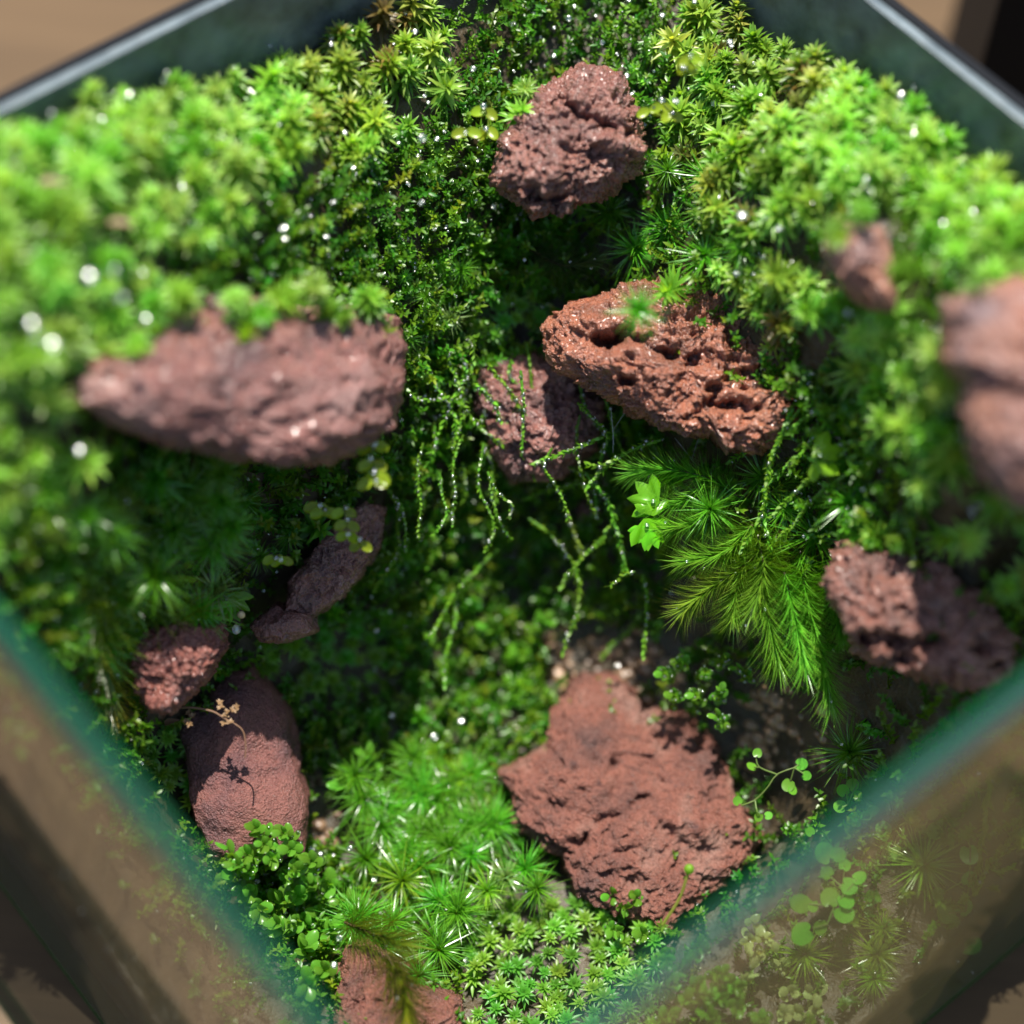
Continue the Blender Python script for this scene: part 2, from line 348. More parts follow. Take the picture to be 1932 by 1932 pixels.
# ------------------------------------------------------------------ soil surface
ctrl = [(0, 340, 23.3), (80, 600, 22.9), (0, 800, 23.5), (80, 930, 24.6), (250, 350, 24), (150, 450, 23.5), (450, 250, 24.8), (600, 100, 26), (800, 250, 27), (700, 450, 27),
        (450, 450, 25.5), (300, 560, 24.2), (600, 540, 26.5), (950, 60, 27.7), (1000, 400, 28.5), (1250, 90, 27.6), (1400, 250, 26), (1300, 400, 28),
        (1600, 300, 25), (1750, 400, 24), (1850, 500, 23.2), (1932, 600, 22.6), (1550, 600, 26), (1650, 700, 26.1), (1780, 750, 24.6), (1750, 900, 25.5),
        (1650, 950, 26.5), (1880, 1050, 24.8), (1450, 950, 28), (1550, 1100, 28), (850, 550, 28.1), (950, 650, 28.7), (850, 750, 28.5), (1000, 800, 29.2),
        (900, 900, 29.6), (1050, 950, 30.1), (850, 1050, 30), (1000, 1150, 30.3), (1300, 1050, 29.3), (650, 1250, 29.3), (700, 1450, 29.3), (1100, 1350, 29.4), (1450, 1400, 29),
        (1350, 1250, 29), (750, 1600, 29.0), (900, 1650, 28.7), (1000, 1850, 27.6), (550, 1650, 28.4), (300, 1450, 28.2), (420, 1000, 27.6), (300, 950, 27.0), (200, 1150, 26.7),
        (100, 1100, 26.0), (430, 1130, 28), (300, 1250, 27.7), (1850, 1200, 26.9), (1700, 1250, 27.6), (1500, 1550, 28.4), (1300, 1700, 28.2), (1180, 1480, 29)]
cp = [P(*c) for c in ctrl]
def cuv(u, v, z): p = UV(u, v); cp.append(np.array([p[0], p[1], RIM + z]))
for u, v, z in ((0.4, 11.2, -0.6), (11.9, 11.2, -1.4), (11.9, 0.5, -3.4), (0.4, 0.4, -8.3), (0.4, 9.8, -1.0), (0.4, 9.0, -3.0), (0.4, 7.5, -5.6), (0.4, 5.5, -7.3), (0.4, 3, -8.3),
                (3, 0.4, -8.2), (6, 0.4, -8.0), (8.2, 0.4, -7.4), (9.6, 0.4, -6.8), (10.8, 0.4, -5.2), (6, 11.2, -0.8), (9, 11.2, -1.2), (11.9, 8.5, -1.0), (11.9, 5.5, -0.8), (11.9, 3, -0.4), (11.9, 1.6, -0.6)):
    cuv(u, v, z)
cp = np.array(cp); cp[:, 2] -= np.where(cp[:, 2] > RIM - 4, 0.5, 0.3)
rr_ = np.linalg.norm(cp[:, None, :2] - cp[None, :, :2], axis=2)
Kc = rr_ + 0.0; n_ = len(cp)
A_ = np.zeros((n_ + 3, n_ + 3)); A_[:n_, :n_] = -Kc + np.eye(n_) * 0.35; A_[:n_, n_] = 1; A_[:n_, n_ + 1:] = cp[:, :2]; A_[n_:, :n_] = A_[:n_, n_:].T
wts = np.linalg.solve(A_, np.concatenate([cp[:, 2], [0, 0, 0]]))
def H(x, y):
    q = np.stack([np.ravel(x), np.ravel(y)], 1)
    d = np.linalg.norm(q[:, None] - cp[None, :, :2], axis=2)
    z = -d @ wts[:n_] + wts[n_] + q @ wts[n_ + 1:]
    z = z + 0.16 * fbm(np.column_stack([q * 0.8, np.zeros(len(q))]), 4)
    uu, vv = to_uv(q[:, 0], q[:, 1]); z = z - (0.75 + 0.5 * np.clip(1.4 - uu / 4.5, 0, 1)) * np.exp(-(np.maximum(SV - vv - TH, 0) / 1.15) ** 2) * np.clip((SU - uu) / 5.0, 0, 1) - (0.4 + 0.45 * np.clip(1.6 - vv / 5.0, 0, 1)) * np.exp(-(np.maximum(SU - uu - TH, 0) / 1.0) ** 2)
    return np.clip(z, 0.5, RIM - 0.15)
def Hn(x, y, e=0.12):
    dx = (H(x + e, y) - H(x - e, y)) / (2 * e); dy = (H(x, y + e) - H(x, y - e)) / (2 * e)
    n = np.stack([-dx, -dy, np.ones_like(dx)], 1); return n / np.linalg.norm(n, axis=1)[:, None], np.sqrt(1 + dx * dx + dy * dy)
_g = _g
nu, nv = 170, 160; IN = TH + 0.03
gu = np.linspace(IN, SU - IN, nu); gv = np.linspace(IN, SV - IN, nv)
U, Vv = np.meshgrid(gu, gv, indexing='ij'); XY = ctr + (U[..., None] - SU / 2) * eu + (Vv[..., None] - SV / 2) * ev
HZ = H(XY[..., 0], XY[..., 1]).reshape(nu, nv)
top = np.concatenate([XY, HZ[..., None]], 2).reshape(-1, 3)
idx = np.arange(nu * nv).reshape(nu, nv)
F4 = np.stack([idx[:-1, :-1], idx[1:, :-1], idx[1:, 1:], idx[:-1, 1:]], -1).reshape(-1, 4)
ring = np.concatenate([idx[:, 0], idx[-1, 1:], idx[-2::-1, -1], idx[0, -2:0:-1]])
bot = top[ring].copy(); bot[:, 2] = 0.235; nb = len(ring); o0 = len(top)
sk = np.array([(ring[i], o0 + i, o0 + (i + 1) % nb, ring[(i + 1) % nb]) for i in range(nb)])
soil = link('soil', mesh_np('soil', np.vstack([top, bot]), np.vstack([F4, sk]), None, MAT_SOIL)); tag(soil, kind='structure')

def ray_depth(px, py, lo=20.0, hi=34.0, step=0.06):
    D = np.arange(lo, hi, step); c = np.stack([np.full_like(D, (px - 966) / FP), np.full_like(D, -(py - 966) / FP), -np.ones_like(D)], 1) * D[:, None]
    X = CAM + c @ R.T; u, v = to_uv(X[:, 0], X[:, 1])
    ok = (u > IN) & (u < SU - IN) & (v > IN) & (v < SV - IN)
    h = H(X[:, 0], X[:, 1]); hit = np.where(ok & (X[:, 2] < h))[0]
    return D[hit[0]] if len(hit) else None
def PT(px, py, D, lift=0.12):
    """point on the ray at D, brought forward if the soil is nearer"""
    d = ray_depth(px, py)
    if d is not None: D = min(D, d - lift)
    X = P(px, py, D)
    u, v = to_uv(X[0], X[1]); m = TH + 0.06
    u2, v2 = min(max(float(u), m), SU - m), min(max(float(v), m), SV - m)
    if (u2, v2) != (float(u), float(v)): q = UV(u2, v2); X = np.array([q[0], q[1], X[2]])
    return X
def PB(px, py, D):
    """point on the ray near D that lies inside the tank and above the soil; None when the ray never gets inside"""
    c = np.array([(px - 966.0) / FP, -(py - 966.0) / FP, -1.0]); Ds = np.arange(20.0, 32.0, 0.06); X = CAM + (Ds[:, None] * c) @ R.T
    u, v = to_uv(X[:, 0], X[:, 1]); m = TH + 0.05; ok = (u > m) & (u < SU - m) & (v > m) & (v < SV - m) & (X[:, 2] > H(X[:, 0], X[:, 1]) + 0.08)
    if not ok.any(): return None
    k = np.where(ok)[0]; return X[k[np.argmin(np.abs(Ds[k] - D))]]
def PBL(lst):
    q = [PB(*a) for a in lst]; return [a for a in q if a is not None]
def on_soil(px, py):
    d = ray_depth(px, py)
    return P(px, py, d) if d is not None else P(px, py, 28.0)

# ------------------------------------------------------------------ lava rocks
def ico(n):
    bm = bmesh.new(); bmesh.ops.create_icosphere(bm, subdivisions=n, radius=1.0)
    V = np.array([v.co[:] for v in bm.verts]); F = np.array([[v.index for v in f.verts] for f in bm.faces]); bm.free(); return V, F
ICO = {5: ico(5), 6: ico(6), 7: ico(7)}
def poly_radius(poly, th):
    out = np.zeros_like(th); d = np.stack([np.cos(th), np.sin(th)], 1); n = len(poly)
    for i in range(n):
        a, b = poly[i], poly[(i + 1) % n]; e = b - a
        den = d[:, 0] * e[1] - d[:, 1] * e[0]
        with np.errstate(divide='ignore', invalid='ignore'):
            t = (a[0] * e[1] - a[1] * e[0]) / den; s = (a[0] * d[:, 1] - a[1] * d[:, 0]) / den
        ok = (t > 0) & (s >= -1e-6) & (s <= 1 + 1e-6) & np.isfinite(t)
        out = np.where(ok, np.maximum(out, t), out)
    return out
ROCKS = []
def rock(label, outline, D, thick, mat, tilt=(0, 0), sub=7, rough=0.06, seed=0, cracks=(), flat=0.62, pit=1.0):
    o = np.array(outline, float); c = (o.min(0) + o.max(0)) / 2
    # area centroid
    x, y = o[:, 0], o[:, 1]; x2, y2 = np.roll(x, -1), np.roll(y, -1); cr = x * y2 - x2 * y; a = cr.sum() / 2
    if abs(a) > 1: c = np.array([((x + x2) * cr).sum(), ((y + y2) * cr).sum()]) / (6 * a)
    k = D / FP
    poly = (o - c) * [1, -1] * k
    S, F = ICO[sub]
    th = np.arctan2(S[:, 1], S[:, 0]); tt = np.linspace(-math.pi, math.pi, 721)
    rad = poly_radius(poly, tt); rad = np.where(rad <= 0, np.median(rad), rad)
    ker = np.hanning(9); ker /= ker.sum(); rad = np.convolve(np.concatenate([rad[-5:-1], rad, rad[1:5]]), ker, 'valid')
    r = np.interp(th, tt, rad)
    rho = np.sqrt(S[:, 0] ** 2 + S[:, 1] ** 2)
    u = r * np.power(rho, 0.8) * np.cos(th); v = r * np.power(rho, 0.8) * np.sin(th)
    w = np.sign(S[:, 2]) * np.power(np.abs(S[:, 2]), flat) * thick
    X = np.stack([u, v, w], 1); nrm = np.stack([S[:, 0] / max(r.mean(), .1), S[:, 1] / max(r.mean(), .1), S[:, 2] / thick], 1); nrm /= np.linalg.norm(nrm, axis=1)[:, None]
    q = X + seed * 13.7
    d = 0.22 * fbm(q * 0.9, 3) * (0.35 + 0.65 * np.abs(S[:, 2]))
    d += -0.10 * np.abs(perlin(q * 1.9 + 5)) + rough * fbm(q * 3.5, 4, 0.62)
    for fq, dp, th_, w_ in ((3.3, .13, .36, .16), (6.5, .075, .30, .12), (11.0, .05, .24, .10), (19.0, .028, .22, .12)):   # gas pores with firm lips
        d -= pit * dp * np.clip((perlin(q * fq + 40 * fq) - th_) / w_, 0, 1)
    d += rough * 0.45 * perlin(q * 13.0 + 11) * (0.6 + perlin(q * 2.2)) + rough * 0.25 * perlin(q * 27.0)
    X = X + nrm * (d * min(1.0, thick / 0.9))[:, None]
    for line, wd, dep in cracks:                       # crevices running over the face
        L = (np.array(line, float) - c) * [1, -1] * k; best = np.full(len(X), 9.0)
        wob = X[:, :2] + 0.14 * np.stack([fbm(X * 3 + 3, 3), fbm(X * 3 + 9, 3)], 1)
        for a0, b0 in zip(L[:-1], L[1:]):
            e = b0 - a0; t = np.clip(((wob - a0) @ e) / (e @ e), 0, 1); best = np.minimum(best, np.linalg.norm(wob - a0 - t[:, None] * e, axis=1))
        X[:, 2] -= np.where(S[:, 2] > 0, dep * np.exp(-(best / wd) ** 2) * (0.55 + 0.9 * np.clip(fbm(X * 3.1 + 21, 2), -.6, .7)), 0)
    X[:, 2] -= tilt[0] * X[:, 0] + tilt[1] * X[:, 1]
    ce = P(c[0], c[1], D)
    Wd = X[:, :1] * RTC + X[:, 1:2] * UPC - X[:, 2:] * FW
    ob = link('lava_rock', mesh_np('lava_rock', Wd, F, None, mat), None, ce)
    tag(ob, label, 'rock', 'lava rocks in the terrarium'); ROCKS.append(ob); return ob

rock('long reddish lava rock jutting out under the mossy bank of the left side', [(160, 745), (235, 665), (300, 600), (420, 550), (560, 570), (680, 560), (742, 590), (752, 650), (752, 740), (740, 800), (690, 840), (620, 870), (540, 885), (440, 875), (340, 850), (240, 810), (180, 775)], 25.7, 0.95, MR_PURPLE, (0.62, 0.35), 7, 0.06, 1, pit=0.6)
rock('brick red lava rock uppermost in the tank, ringed by bright moss', [(928, 355), (940, 265), (1000, 185), (1100, 112), (1180, 145), (1215, 210), (1222, 300), (1150, 360), (1060, 408), (1000, 412), (955, 380)], 27.4, 0.8, MR_RED, (0, 0.25), 7, 0.1, 2,
     cracks=[([(1045, 210), (1090, 225), (1130, 255), (1190, 250)], 0.05, 0.25), ([(950, 370), (1010, 385), (1080, 375)], 0.05, 0.22)])
rock('sharp orange-red lava rock with a deep crevice, overhanging the middle hollow', [(1027, 645), (1045, 592), (1100, 568), (1180, 535), (1300, 525), (1400, 530), (1440, 630), (1500, 680), (1532, 770), (1490, 820), (1425, 862), (1358, 862), (1345, 828), (1290, 818), (1200, 790), (1150, 758), (1090, 722), (1035, 692)], 27.7, 0.8, MR_ORANGE, (0, 0.3), 7, 0.11, 3,
     cracks=[([(1130, 640), (1200, 650), (1260, 668), (1320, 690), (1370, 720), (1440, 715)], 0.085, 0.55), ([(1300, 790), (1345, 770), (1400, 775), (1450, 740)], 0.06, 0.4), ([(1160, 715), (1190, 722)], 0.06, 0.3), ([(1330, 740), (1350, 745)], 0.07, 0.35), ([(1370, 690), (1395, 620)], 0.06, 0.3)], flat=0.55, pit=0.95)
rock('dull red lava rock half shaded beneath the crevassed rock', [(905, 700), (1000, 660), (1060, 680), (1160, 760), (1130, 850), (1060, 900), (970, 908), (930, 860), (903, 775)], 29.0, 0.8, MR_PURPLE, (0, 0.2), 7, 0.08, 4)
rock('small purple-red lava rock wedged in bright moss by the right wall', [(1548, 460), (1600, 410), (1660, 430), (1690, 500), (1682, 590), (1640, 580), (1580, 530)], 24.9, 0.55, MR_GREY, (0, 0.2), 7, 0.07, 5)
rock('big pinkish grey lava rock close to the tank\'s right corner', [(1795, 560), (1932, 520), (2050, 560), (2080, 800), (1990, 960), (1900, 965), (1835, 900), (1815, 800), (1828, 720), (1788, 680)], 23.2, 0.9, MR_GREY, (0, 0.35), 7, 0.07, 6,
     cracks=[([(1820, 755), (1900, 745), (1980, 760)], 0.1, 0.3)])
rock('dark red cracked lava rock sitting by the right rim below feathery moss', [(1558, 1110), (1600, 1022), (1650, 1030), (1750, 1045), (1840, 1120), (1905, 1200), (1892, 1275), (1820, 1302), (1740, 1275), (1640, 1240), (1590, 1190)], 26.3, 0.8, MR_RED, (0.0, 0.35), 7, 0.12, 7,
     cracks=[([(1640, 1050), (1630, 1110), (1650, 1190)], 0.04, 0.2), ([(1620, 1200), (1700, 1215), (1790, 1190), (1860, 1230)], 0.09, 0.4)])
rock('shaded red lava rock leaning in the hollow left of the hanging strands', [(540, 1100), (610, 1010), (690, 945), (728, 960), (718, 1035), (650, 1125), (590, 1172), (535, 1160)], 28.2, 0.6, MR_PURPLE, (0.1, 0.2), 7, 0.07, 8)
rock('small dull red block of lava under the leaning shaded rock', [(468, 1178), (520, 1138), (590, 1155), (602, 1192), (540, 1220), (488, 1212)], 27.9, 0.45, MR_PURPLE, (0, 0.2), 5, 0.05, 9)
rock('black-speckled lava rock next to the yellow-tipped moss plume', [(232, 1235), (280, 1185), (350, 1165), (425, 1175), (438, 1215), (385, 1290), (335, 1348), (290, 1342), (258, 1290)], 27.0, 0.55, MR_SPOT, (0, 0.2), 7, 0.1, 10)
rock('smooth elongated purple-brown lava rock lying against the left pane', [(335, 1375), (425, 1255), (470, 1248), (540, 1340), (582, 1500), (580, 1600), (500, 1625), (410, 1618), (368, 1520)], 28.3, 0.6, MR_SMOOTH, (0.05, 0.3), 7, 0.03, 11, pit=0.12)
rock('large flat dusty red lava rock on the tank floor, pitted by a black hole', [(943, 1455), (1030, 1415), (1040, 1350), (1100, 1272), (1170, 1278), (1230, 1340), (1310, 1340), (1355, 1400), (1385, 1500), (1440, 1560), (1400, 1620), (1320, 1680), (1240, 1748), (1195, 1720), (1080, 1680), (1058, 1610), (960, 1545), (965, 1500)], 29.0, 0.75, MR_DUSTY, (0, 0.45), 7, 0.075, 12,
     cracks=[([(1065, 1595), (1100, 1570), (1160, 1530), (1210, 1490)], 0.04, 0.22), ([(1078, 1580), (1095, 1578)], 0.08, 0.5), ([(1040, 1500), (1070, 1510)], 0.03, 0.15)], flat=0.5, pit=0.8)
rock('rounded red lava rock at the bottom, cut by the photo edge', [(628, 1875), (640, 1800), (690, 1775), (745, 1810), (790, 1850), (880, 1880), (890, 1990), (640, 2010)], 27.3, 0.6, MR_DUSTY, (0, 0.4), 7, 0.06, 13)
rock('tiny dark red lava chip deep behind the hanging strands', [(1085, 945), (1120, 930), (1145, 960), (1120, 1000), (1090, 985)], 29.9, 0.25, MR_PURPLE, (0, 0.2), 5, 0.04, 14)

# ------------------------------------------------------------------ moss shoots
def leaf(L, W, bend=0.3, fold=0.25, prof=0.7, nseg=3, c0=(0.1, 0.2, 0.03), c1=(0.2, 0.3, 0.06), flat=False):
    """a leaf along +X, arching in Z"""
    V = []; C = []; F = []
    c0 = np.array(c0); c1 = np.array(c1)
    for i in range(nseg):
        t = i / nseg; w = W * math.sin(math.pi * (0.12 + 0.88 * t) ** prof)
        x = L * (t - 0.12 * bend * t * t); z = -bend * L * t * t * 0.6
        V += [(x, -w, z + fold * w), (x, 0, z), (x, w, z + fold * w)] if not flat else [(x, -w, z), (x, w, z)]
        C += [c0 + (c1 - c0) * t] * (2 if flat else 3)
    V.append((L * (1 - 0.12 * bend), 0, -bend * L * 0.6)); C.append(c1)
    k = 2 if flat else 3
    for i in range(nseg - 1):
        a, b = i * k, (i + 1) * k
        for j in range(k - 1): F += [(a + j, b + j, b + j + 1), (a + j, b + j + 1, a + j + 1)]
    a = (nseg - 1) * k; T = len(V) - 1
    for j in range(k - 1): F.append((a + j, T, a + j + 1))
    return np.array(V), np.array(F), np.array(C)
def put(G, az, el, pos, twist=0.0):
    V, F, C = G
    ca, sa, ce, se, ct, st = math.cos(az), math.sin(az), math.cos(el), math.sin(el), math.cos(twist), math.sin(twist)
    Rx = np.array([[1, 0, 0], [0, ct, -st], [0, st, ct]]); Ry = np.array([[ce, 0, -se], [0, 1, 0], [se, 0, ce]]); Rz = np.array([[ca, -sa, 0], [sa, ca, 0], [0, 0, 1]])
    return V @ (Rz @ Ry @ Rx).T + pos, F, C
def put_dir(G, d, n, pos):
    V, F, C = G
    d = d / np.linalg.norm(d); y = np.cross(n, d); y /= max(np.linalg.norm(y), 1e-6); z = np.cross(d, y)
    return V @ np.column_stack([d, y, z]).T + pos, F, C
def tube(pts, r0, r1, col, k=5):
    pts = np.asarray(pts, float); V = []; F = []; n = len(pts)
    T = np.gradient(pts, axis=0); a = np.array([0.3, 0.5, 0.81])
    for i in range(n):
        t = T[i] / max(np.linalg.norm(T[i]), 1e-9); x = np.cross(a, t); x /= max(np.linalg.norm(x), 1e-9); y = np.cross(t, x); r = r0 + (r1 - r0) * i / (n - 1)
        for j in range(k): th = 2 * math.pi * j / k; V.append(pts[i] + r * (math.cos(th) * x + math.sin(th) * y))
    for i in range(n - 1):
        for j in range(k):
            p, q, s, w = i * k + j, i * k + (j + 1) % k, (i + 1) * k + (j + 1) % k, (i + 1) * k + j; F += [(p, q, s), (p, s, w)]
    return np.array(V), np.array(F), np.tile(np.array(col, float), (len(V), 1))
def smooth_path(pts, n=24):
    pts = np.asarray(pts, float); m = len(pts)
    if m == 2: return pts[0] + (pts[1] - pts[0]) * np.linspace(0, 1, n)[:, None]
    Q = np.vstack([2 * pts[0] - pts[1], pts, 2 * pts[-1] - pts[-2]]); out = []
    for t in np.linspace(0, m - 1.0001, n):
        i = int(t); f = t - i; p0, p1, p2, p3 = Q[i], Q[i + 1], Q[i + 2], Q[i + 3]
        out.append(0.5 * ((2 * p1) + (p2 - p0) * f + (2 * p0 - 5 * p1 + 4 * p2 - p3) * f * f + (3 * p1 - p0 - 3 * p2 + p3) * f ** 3))
    return np.array(out)
GA = 2.39996
def U_(a, b): return float(rng.uniform(a, b))
def jit(c, s=0.12): c = np.array(c); return c * (1 + rng.normal(0, s, 3) * [0.9, 0.5, 0.9])

def bank_shoot(c_old, c_new, n=34, L=0.30, W=0.028, h=0.42):
    g = [tube([(0, 0, -0.35), (0, 0, h)], 0.018, 0.012, np.array(c_old) * 0.7, 4)]
    for i in range(n):
        t = i / (n - 1); e = math.radians(-12 + 82 * t ** 1.3 + U_(-9, 9)); l = L * (1.0 - 0.45 * t ** 2) * U_(0.8, 1.15)
        f = 0.25 + 0.75 * t; c1 = np.array(c_old) * (1 - f) + np.array(c_new) * f
        g.append(put(leaf(l, W * U_(0.8, 1.2), U_(0.25, 0.8), 0.35, 0.75, 3, jit(c1 * 0.85), jit(c1 * 1.1)), i * GA + U_(-.3, .3), e, (0, 0, h * (0.15 + 0.85 * t)), U_(-.3, .3)))
    return cat_geo(g)
def tiny_shoot(c, n=32, h=0.42):
    bend = U_(-0.25, 0.25); g = []
    path = smooth_path([(0, 0, -0.25), (bend * .3, 0, h * .4), (bend, U_(-.15, .15), h)], 6); g.append(tube(path, 0.012, 0.006, np.array(c) * 0.8, 3))
    for i in range(n):
        t = i / (n - 1); p = path[1] + (path[-1] - path[1]) * t
        g.append(put(leaf(U_(0.05, 0.085), U_(0.012, 0.020), 0.3, 0.2, 0.8, 2, jit(c), jit(np.array(c) * 1.25)), i * GA, math.radians(U_(15, 60)), p))
    return cat_geo(g)
def needle_star(c, ctip, n=70, L=0.62, lo=-25, hi=75, W=0.011, stem=0.5):
    W *= 0.85; n = int(n * 1.9)
    g = [tube([(0, 0, -stem), (0, 0, 0.05)], 0.02, 0.014, (0.06, 0.05, 0.015), 4)]
    for i in range(n):
        t = (i + 0.5) / n; e = math.radians(lo + (hi - lo) * t + U_(-8, 8)); l = L * (1.05 - 0.5 * t) * U_(0.75, 1.15)
        g.append(put(leaf(l, W * U_(0.8, 1.2), U_(-0.25, 0.95), 0.3, 0.45, 4, jit(c), jit(ctip), flat=True), i * GA + U_(-.45, .45), e, (0, 0, -0.12 * stem * (1 - t)), U_(-1, 1)))
    return cat_geo(g)
def small_star(c, n=22, L=0.17, W=0.022):
    g = [tube([(0, 0, -0.35), (0, 0, 0.02)], 0.012, 0.01, np.array(c) * 0.6, 4)]
    for i in range(n):
        t = i / (n - 1); g.append(put(leaf(L * (1 - 0.5 * t) * U_(.85, 1.1), W, U_(0.1, 0.5), 0.3, 0.7, 3, jit(np.array(c) * 0.9, .06), jit(np.array(c) * 1.15, .06)), i * GA, math.radians(-5 + 65 * t), (0, 0, 0.04 * t)))
    return cat_geo(g)

GREEN_PALE = ((0.10, 0.31, 0.012), (0.38, 0.60, 0.11))
GREEN_YEL = ((0.10, 0.28, 0.010), (0.32, 0.56, 0.06))
GREEN_MID = ((0.07, 0.23, 0.010), (0.21, 0.45, 0.045))
GREEN_BROWN = ((0.10, 0.09, 0.02), (0.26, 0.24, 0.05))
G_DEEP = (0.05, 0.25, 0.008)
bank_meshes = [mesh_np('moss_shoot', *bank_shoot(*c, n=U + 20, L=l * 1.05), MAT_LEAF) for c, U, l in
               ((GREEN_PALE, 34, .30), (GREEN_PALE, 30, .34), (GREEN_YEL, 32, .28), (GREEN_MID, 36, .27), (GREEN_PALE, 28, .26), (GREEN_MID, 30, .30), (GREEN_YEL, 28, .33), (GREEN_BROWN, 22, .27))]
def mesh_arrays(m):
    V = np.empty(len(m.vertices) * 3, np.float32); m.vertices.foreach_get('co', V)
    F = np.empty(len(m.loops), np.int32); m.loops.foreach_get('vertex_index', F)
    C = np.empty(len(m.vertices) * 4, np.float32); m.attributes['Col'].data.foreach_get('color', C)
    return V.reshape(-1, 3), F.reshape(-1, 3), C.reshape(-1, 4)[:, :3]
bank_geo = [mesh_arrays(m) for m in bank_meshes]
tiny_geo = [tiny_shoot((0.085, 0.23, 0.008)) for _ in range(4)] + [tiny_shoot((0.05, 0.18, 0.008)) for _ in range(3)] + [tiny_shoot((0.15, 0.29, 0.012)) for _ in range(2)]
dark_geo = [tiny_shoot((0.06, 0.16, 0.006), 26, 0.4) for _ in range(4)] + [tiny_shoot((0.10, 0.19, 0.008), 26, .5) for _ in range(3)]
star_meshes = [mesh_np('moss_rosette', *small_star(c), MAT_LEAF) for c in ((0.15, 0.33, 0.03), (0.19, 0.36, 0.035), (0.10, 0.30, 0.03))]
needle_meshes = [mesh_np('needle_moss', *needle_star(G_DEEP, (0.13, 0.36, 0.02)), MAT_NEEDLE) for _ in range(3)] + \
                [mesh_np('needle_moss', *needle_star((0.09, 0.24, 0.008), (0.24, 0.38, 0.015), 62, .58), MAT_NEEDLE) for _ in range(2)] + \
                [mesh_np('needle_moss', *needle_star((0.09, 0.2, 0.03), (0.22, 0.33, 0.09), 40, .5, -10, 70, .016), MAT_NEEDLE)]

def inpoly(px, py, poly):
    poly = np.asarray(poly, float); inside = np.zeros(len(px), bool); j = len(poly) - 1
    for i in range(len(poly)):
        xi, yi = poly[i]; xj, yj = poly[j]
        c = ((yi > py) != (yj > py)) & (px < (xj - xi) * (py - yi) / (yj - yi + 1e-9) + xi); inside ^= c; j = i
    return inside
LMK = [('the long left rock', 450, 720, 230), ('the uppermost red rock', 1080, 270, 140), ('the crevassed orange rock', 1280, 690, 210), ('the small purple-red rock', 1625, 500, 70), ('the big grey rock', 1880, 740, 150),
       ('the dark red cracked rock', 1720, 1160, 140), ('the speckled rock', 340, 1255, 90), ('the elongated rock', 470, 1440, 140), ('the flat floor rock', 1190, 1500, 220), ('the rounded bottom rock', 740, 1880, 120),
       ('the half-shaded rock', 1030, 800, 110), ('the leaning shaded rock', 630, 1070, 90), ('the left back wall', 170, 250, 60), ('the dark back corner', 1130, 20, 60), ('the right back wall', 1780, 240, 60), ('the left rim corner', 20, 520, 50), ('the bright fan leaves', 1225, 970, 40), ('the largest plume', 1545, 1220, 50)]
SEEN_LABELS = {}
def whereabouts(x, y):
    b = min(LMK, key=lambda q: max(math.hypot(x - q[1], y - q[2]) - q[3], 0)); dx, dy = x - b[1], y - b[2]; g_ = math.hypot(dx, dy) - b[3]
    di = ('right of', 'below right of', 'below', 'below left of', 'left of', 'above left of', 'above', 'above right of')[int(((math.atan2(dy, dx) + math.pi / 8) % (2 * math.pi)) // (math.pi / 4))]
    far = 'overlapping, ' if g_ < -20 else 'touching, ' if g_ < 15 else 'just ' if g_ < 50 else 'a little ' if g_ < 100 else 'some way ' if g_ < 170 else 'well '
    return (far + di + ' ' + b[0]) if not far.startswith(('over', 'touch')) else ('at the edge ' + di.replace('right of', 'right').replace('left of', 'left') + ' of ' + b[0] if g_ >= -20 else 'over ' + b[0] + ', ' + di.replace(' of', '') + ' of its middle')
def size_word(s, lo, hi): return 'small' if s < lo else 'large' if s > hi else 'medium'
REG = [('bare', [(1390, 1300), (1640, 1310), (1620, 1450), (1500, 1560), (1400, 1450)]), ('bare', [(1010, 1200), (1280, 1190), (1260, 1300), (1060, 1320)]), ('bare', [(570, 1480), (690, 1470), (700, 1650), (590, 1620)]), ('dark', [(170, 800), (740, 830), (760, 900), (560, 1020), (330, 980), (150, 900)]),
       ('rosette', [(880, 1720), (1250, 1690), (1250, 1990), (880, 2000)]),
       ('rosette', [(225, 1370), (380, 1380), (370, 1560), (300, 1520)]),
       ('rosette', [(870, 570), (1030, 570), (1020, 670), (880, 660)]),
       ('rosette', [(480, 1200), (720, 1190), (720, 1330), (520, 1330)]),
       ('bank', [(-600, 300), (150, 200), (300, 120), (420, 20), (560, -200), (830, -200), (840, 200), (760, 300), (620, 320), (560, 380), (420, 420), (330, 520), (330, 600), (250, 640), (170, 740), (100, 1000), (-100, 1080), (-600, 900)]),
       ('bank', [(1260, 40), (1450, -200), (2500, 200), (2500, 700), (1800, 560), (1700, 420), (1560, 420), (1480, 480), (1350, 440), (1330, 330), (1260, 260)]),
       ('bank', [(1400, 540), (1560, 520), (1720, 600), (1800, 720), (1800, 900), (1740, 960), (1600, 700), (1430, 660)]),
       ('bank', [(1770, 940), (2300, 880), (2300, 1300), (1930, 1140), (1860, 1060), (1780, 1000)]),
       ('tiny', [(330, 380), (840, 180), (950, 120), (960, 420), (760, 620), (300, 620)]),
       ('tiny', [(1500, 650), (1800, 600), (1830, 1000), (1700, 1040), (1560, 1000), (1520, 860)]),
       ('tiny', [(830, -260), (1460, -260), (1290, 360), (1200, 420), (960, 420), (940, 100)]),
       ('tiny', [(0, 1050), (260, 1050), (260, 1280), (100, 1250)]),
       ('tiny', [(420, 1570), (680, 1600), (880, 1720), (880, 1990), (700, 1990), (560, 1900)]),
       ('dark', [(740, 460), (1100, 430), (1250, 800), (1250, 1300), (900, 1560), (560, 1560), (480, 1250), (730, 950)])]
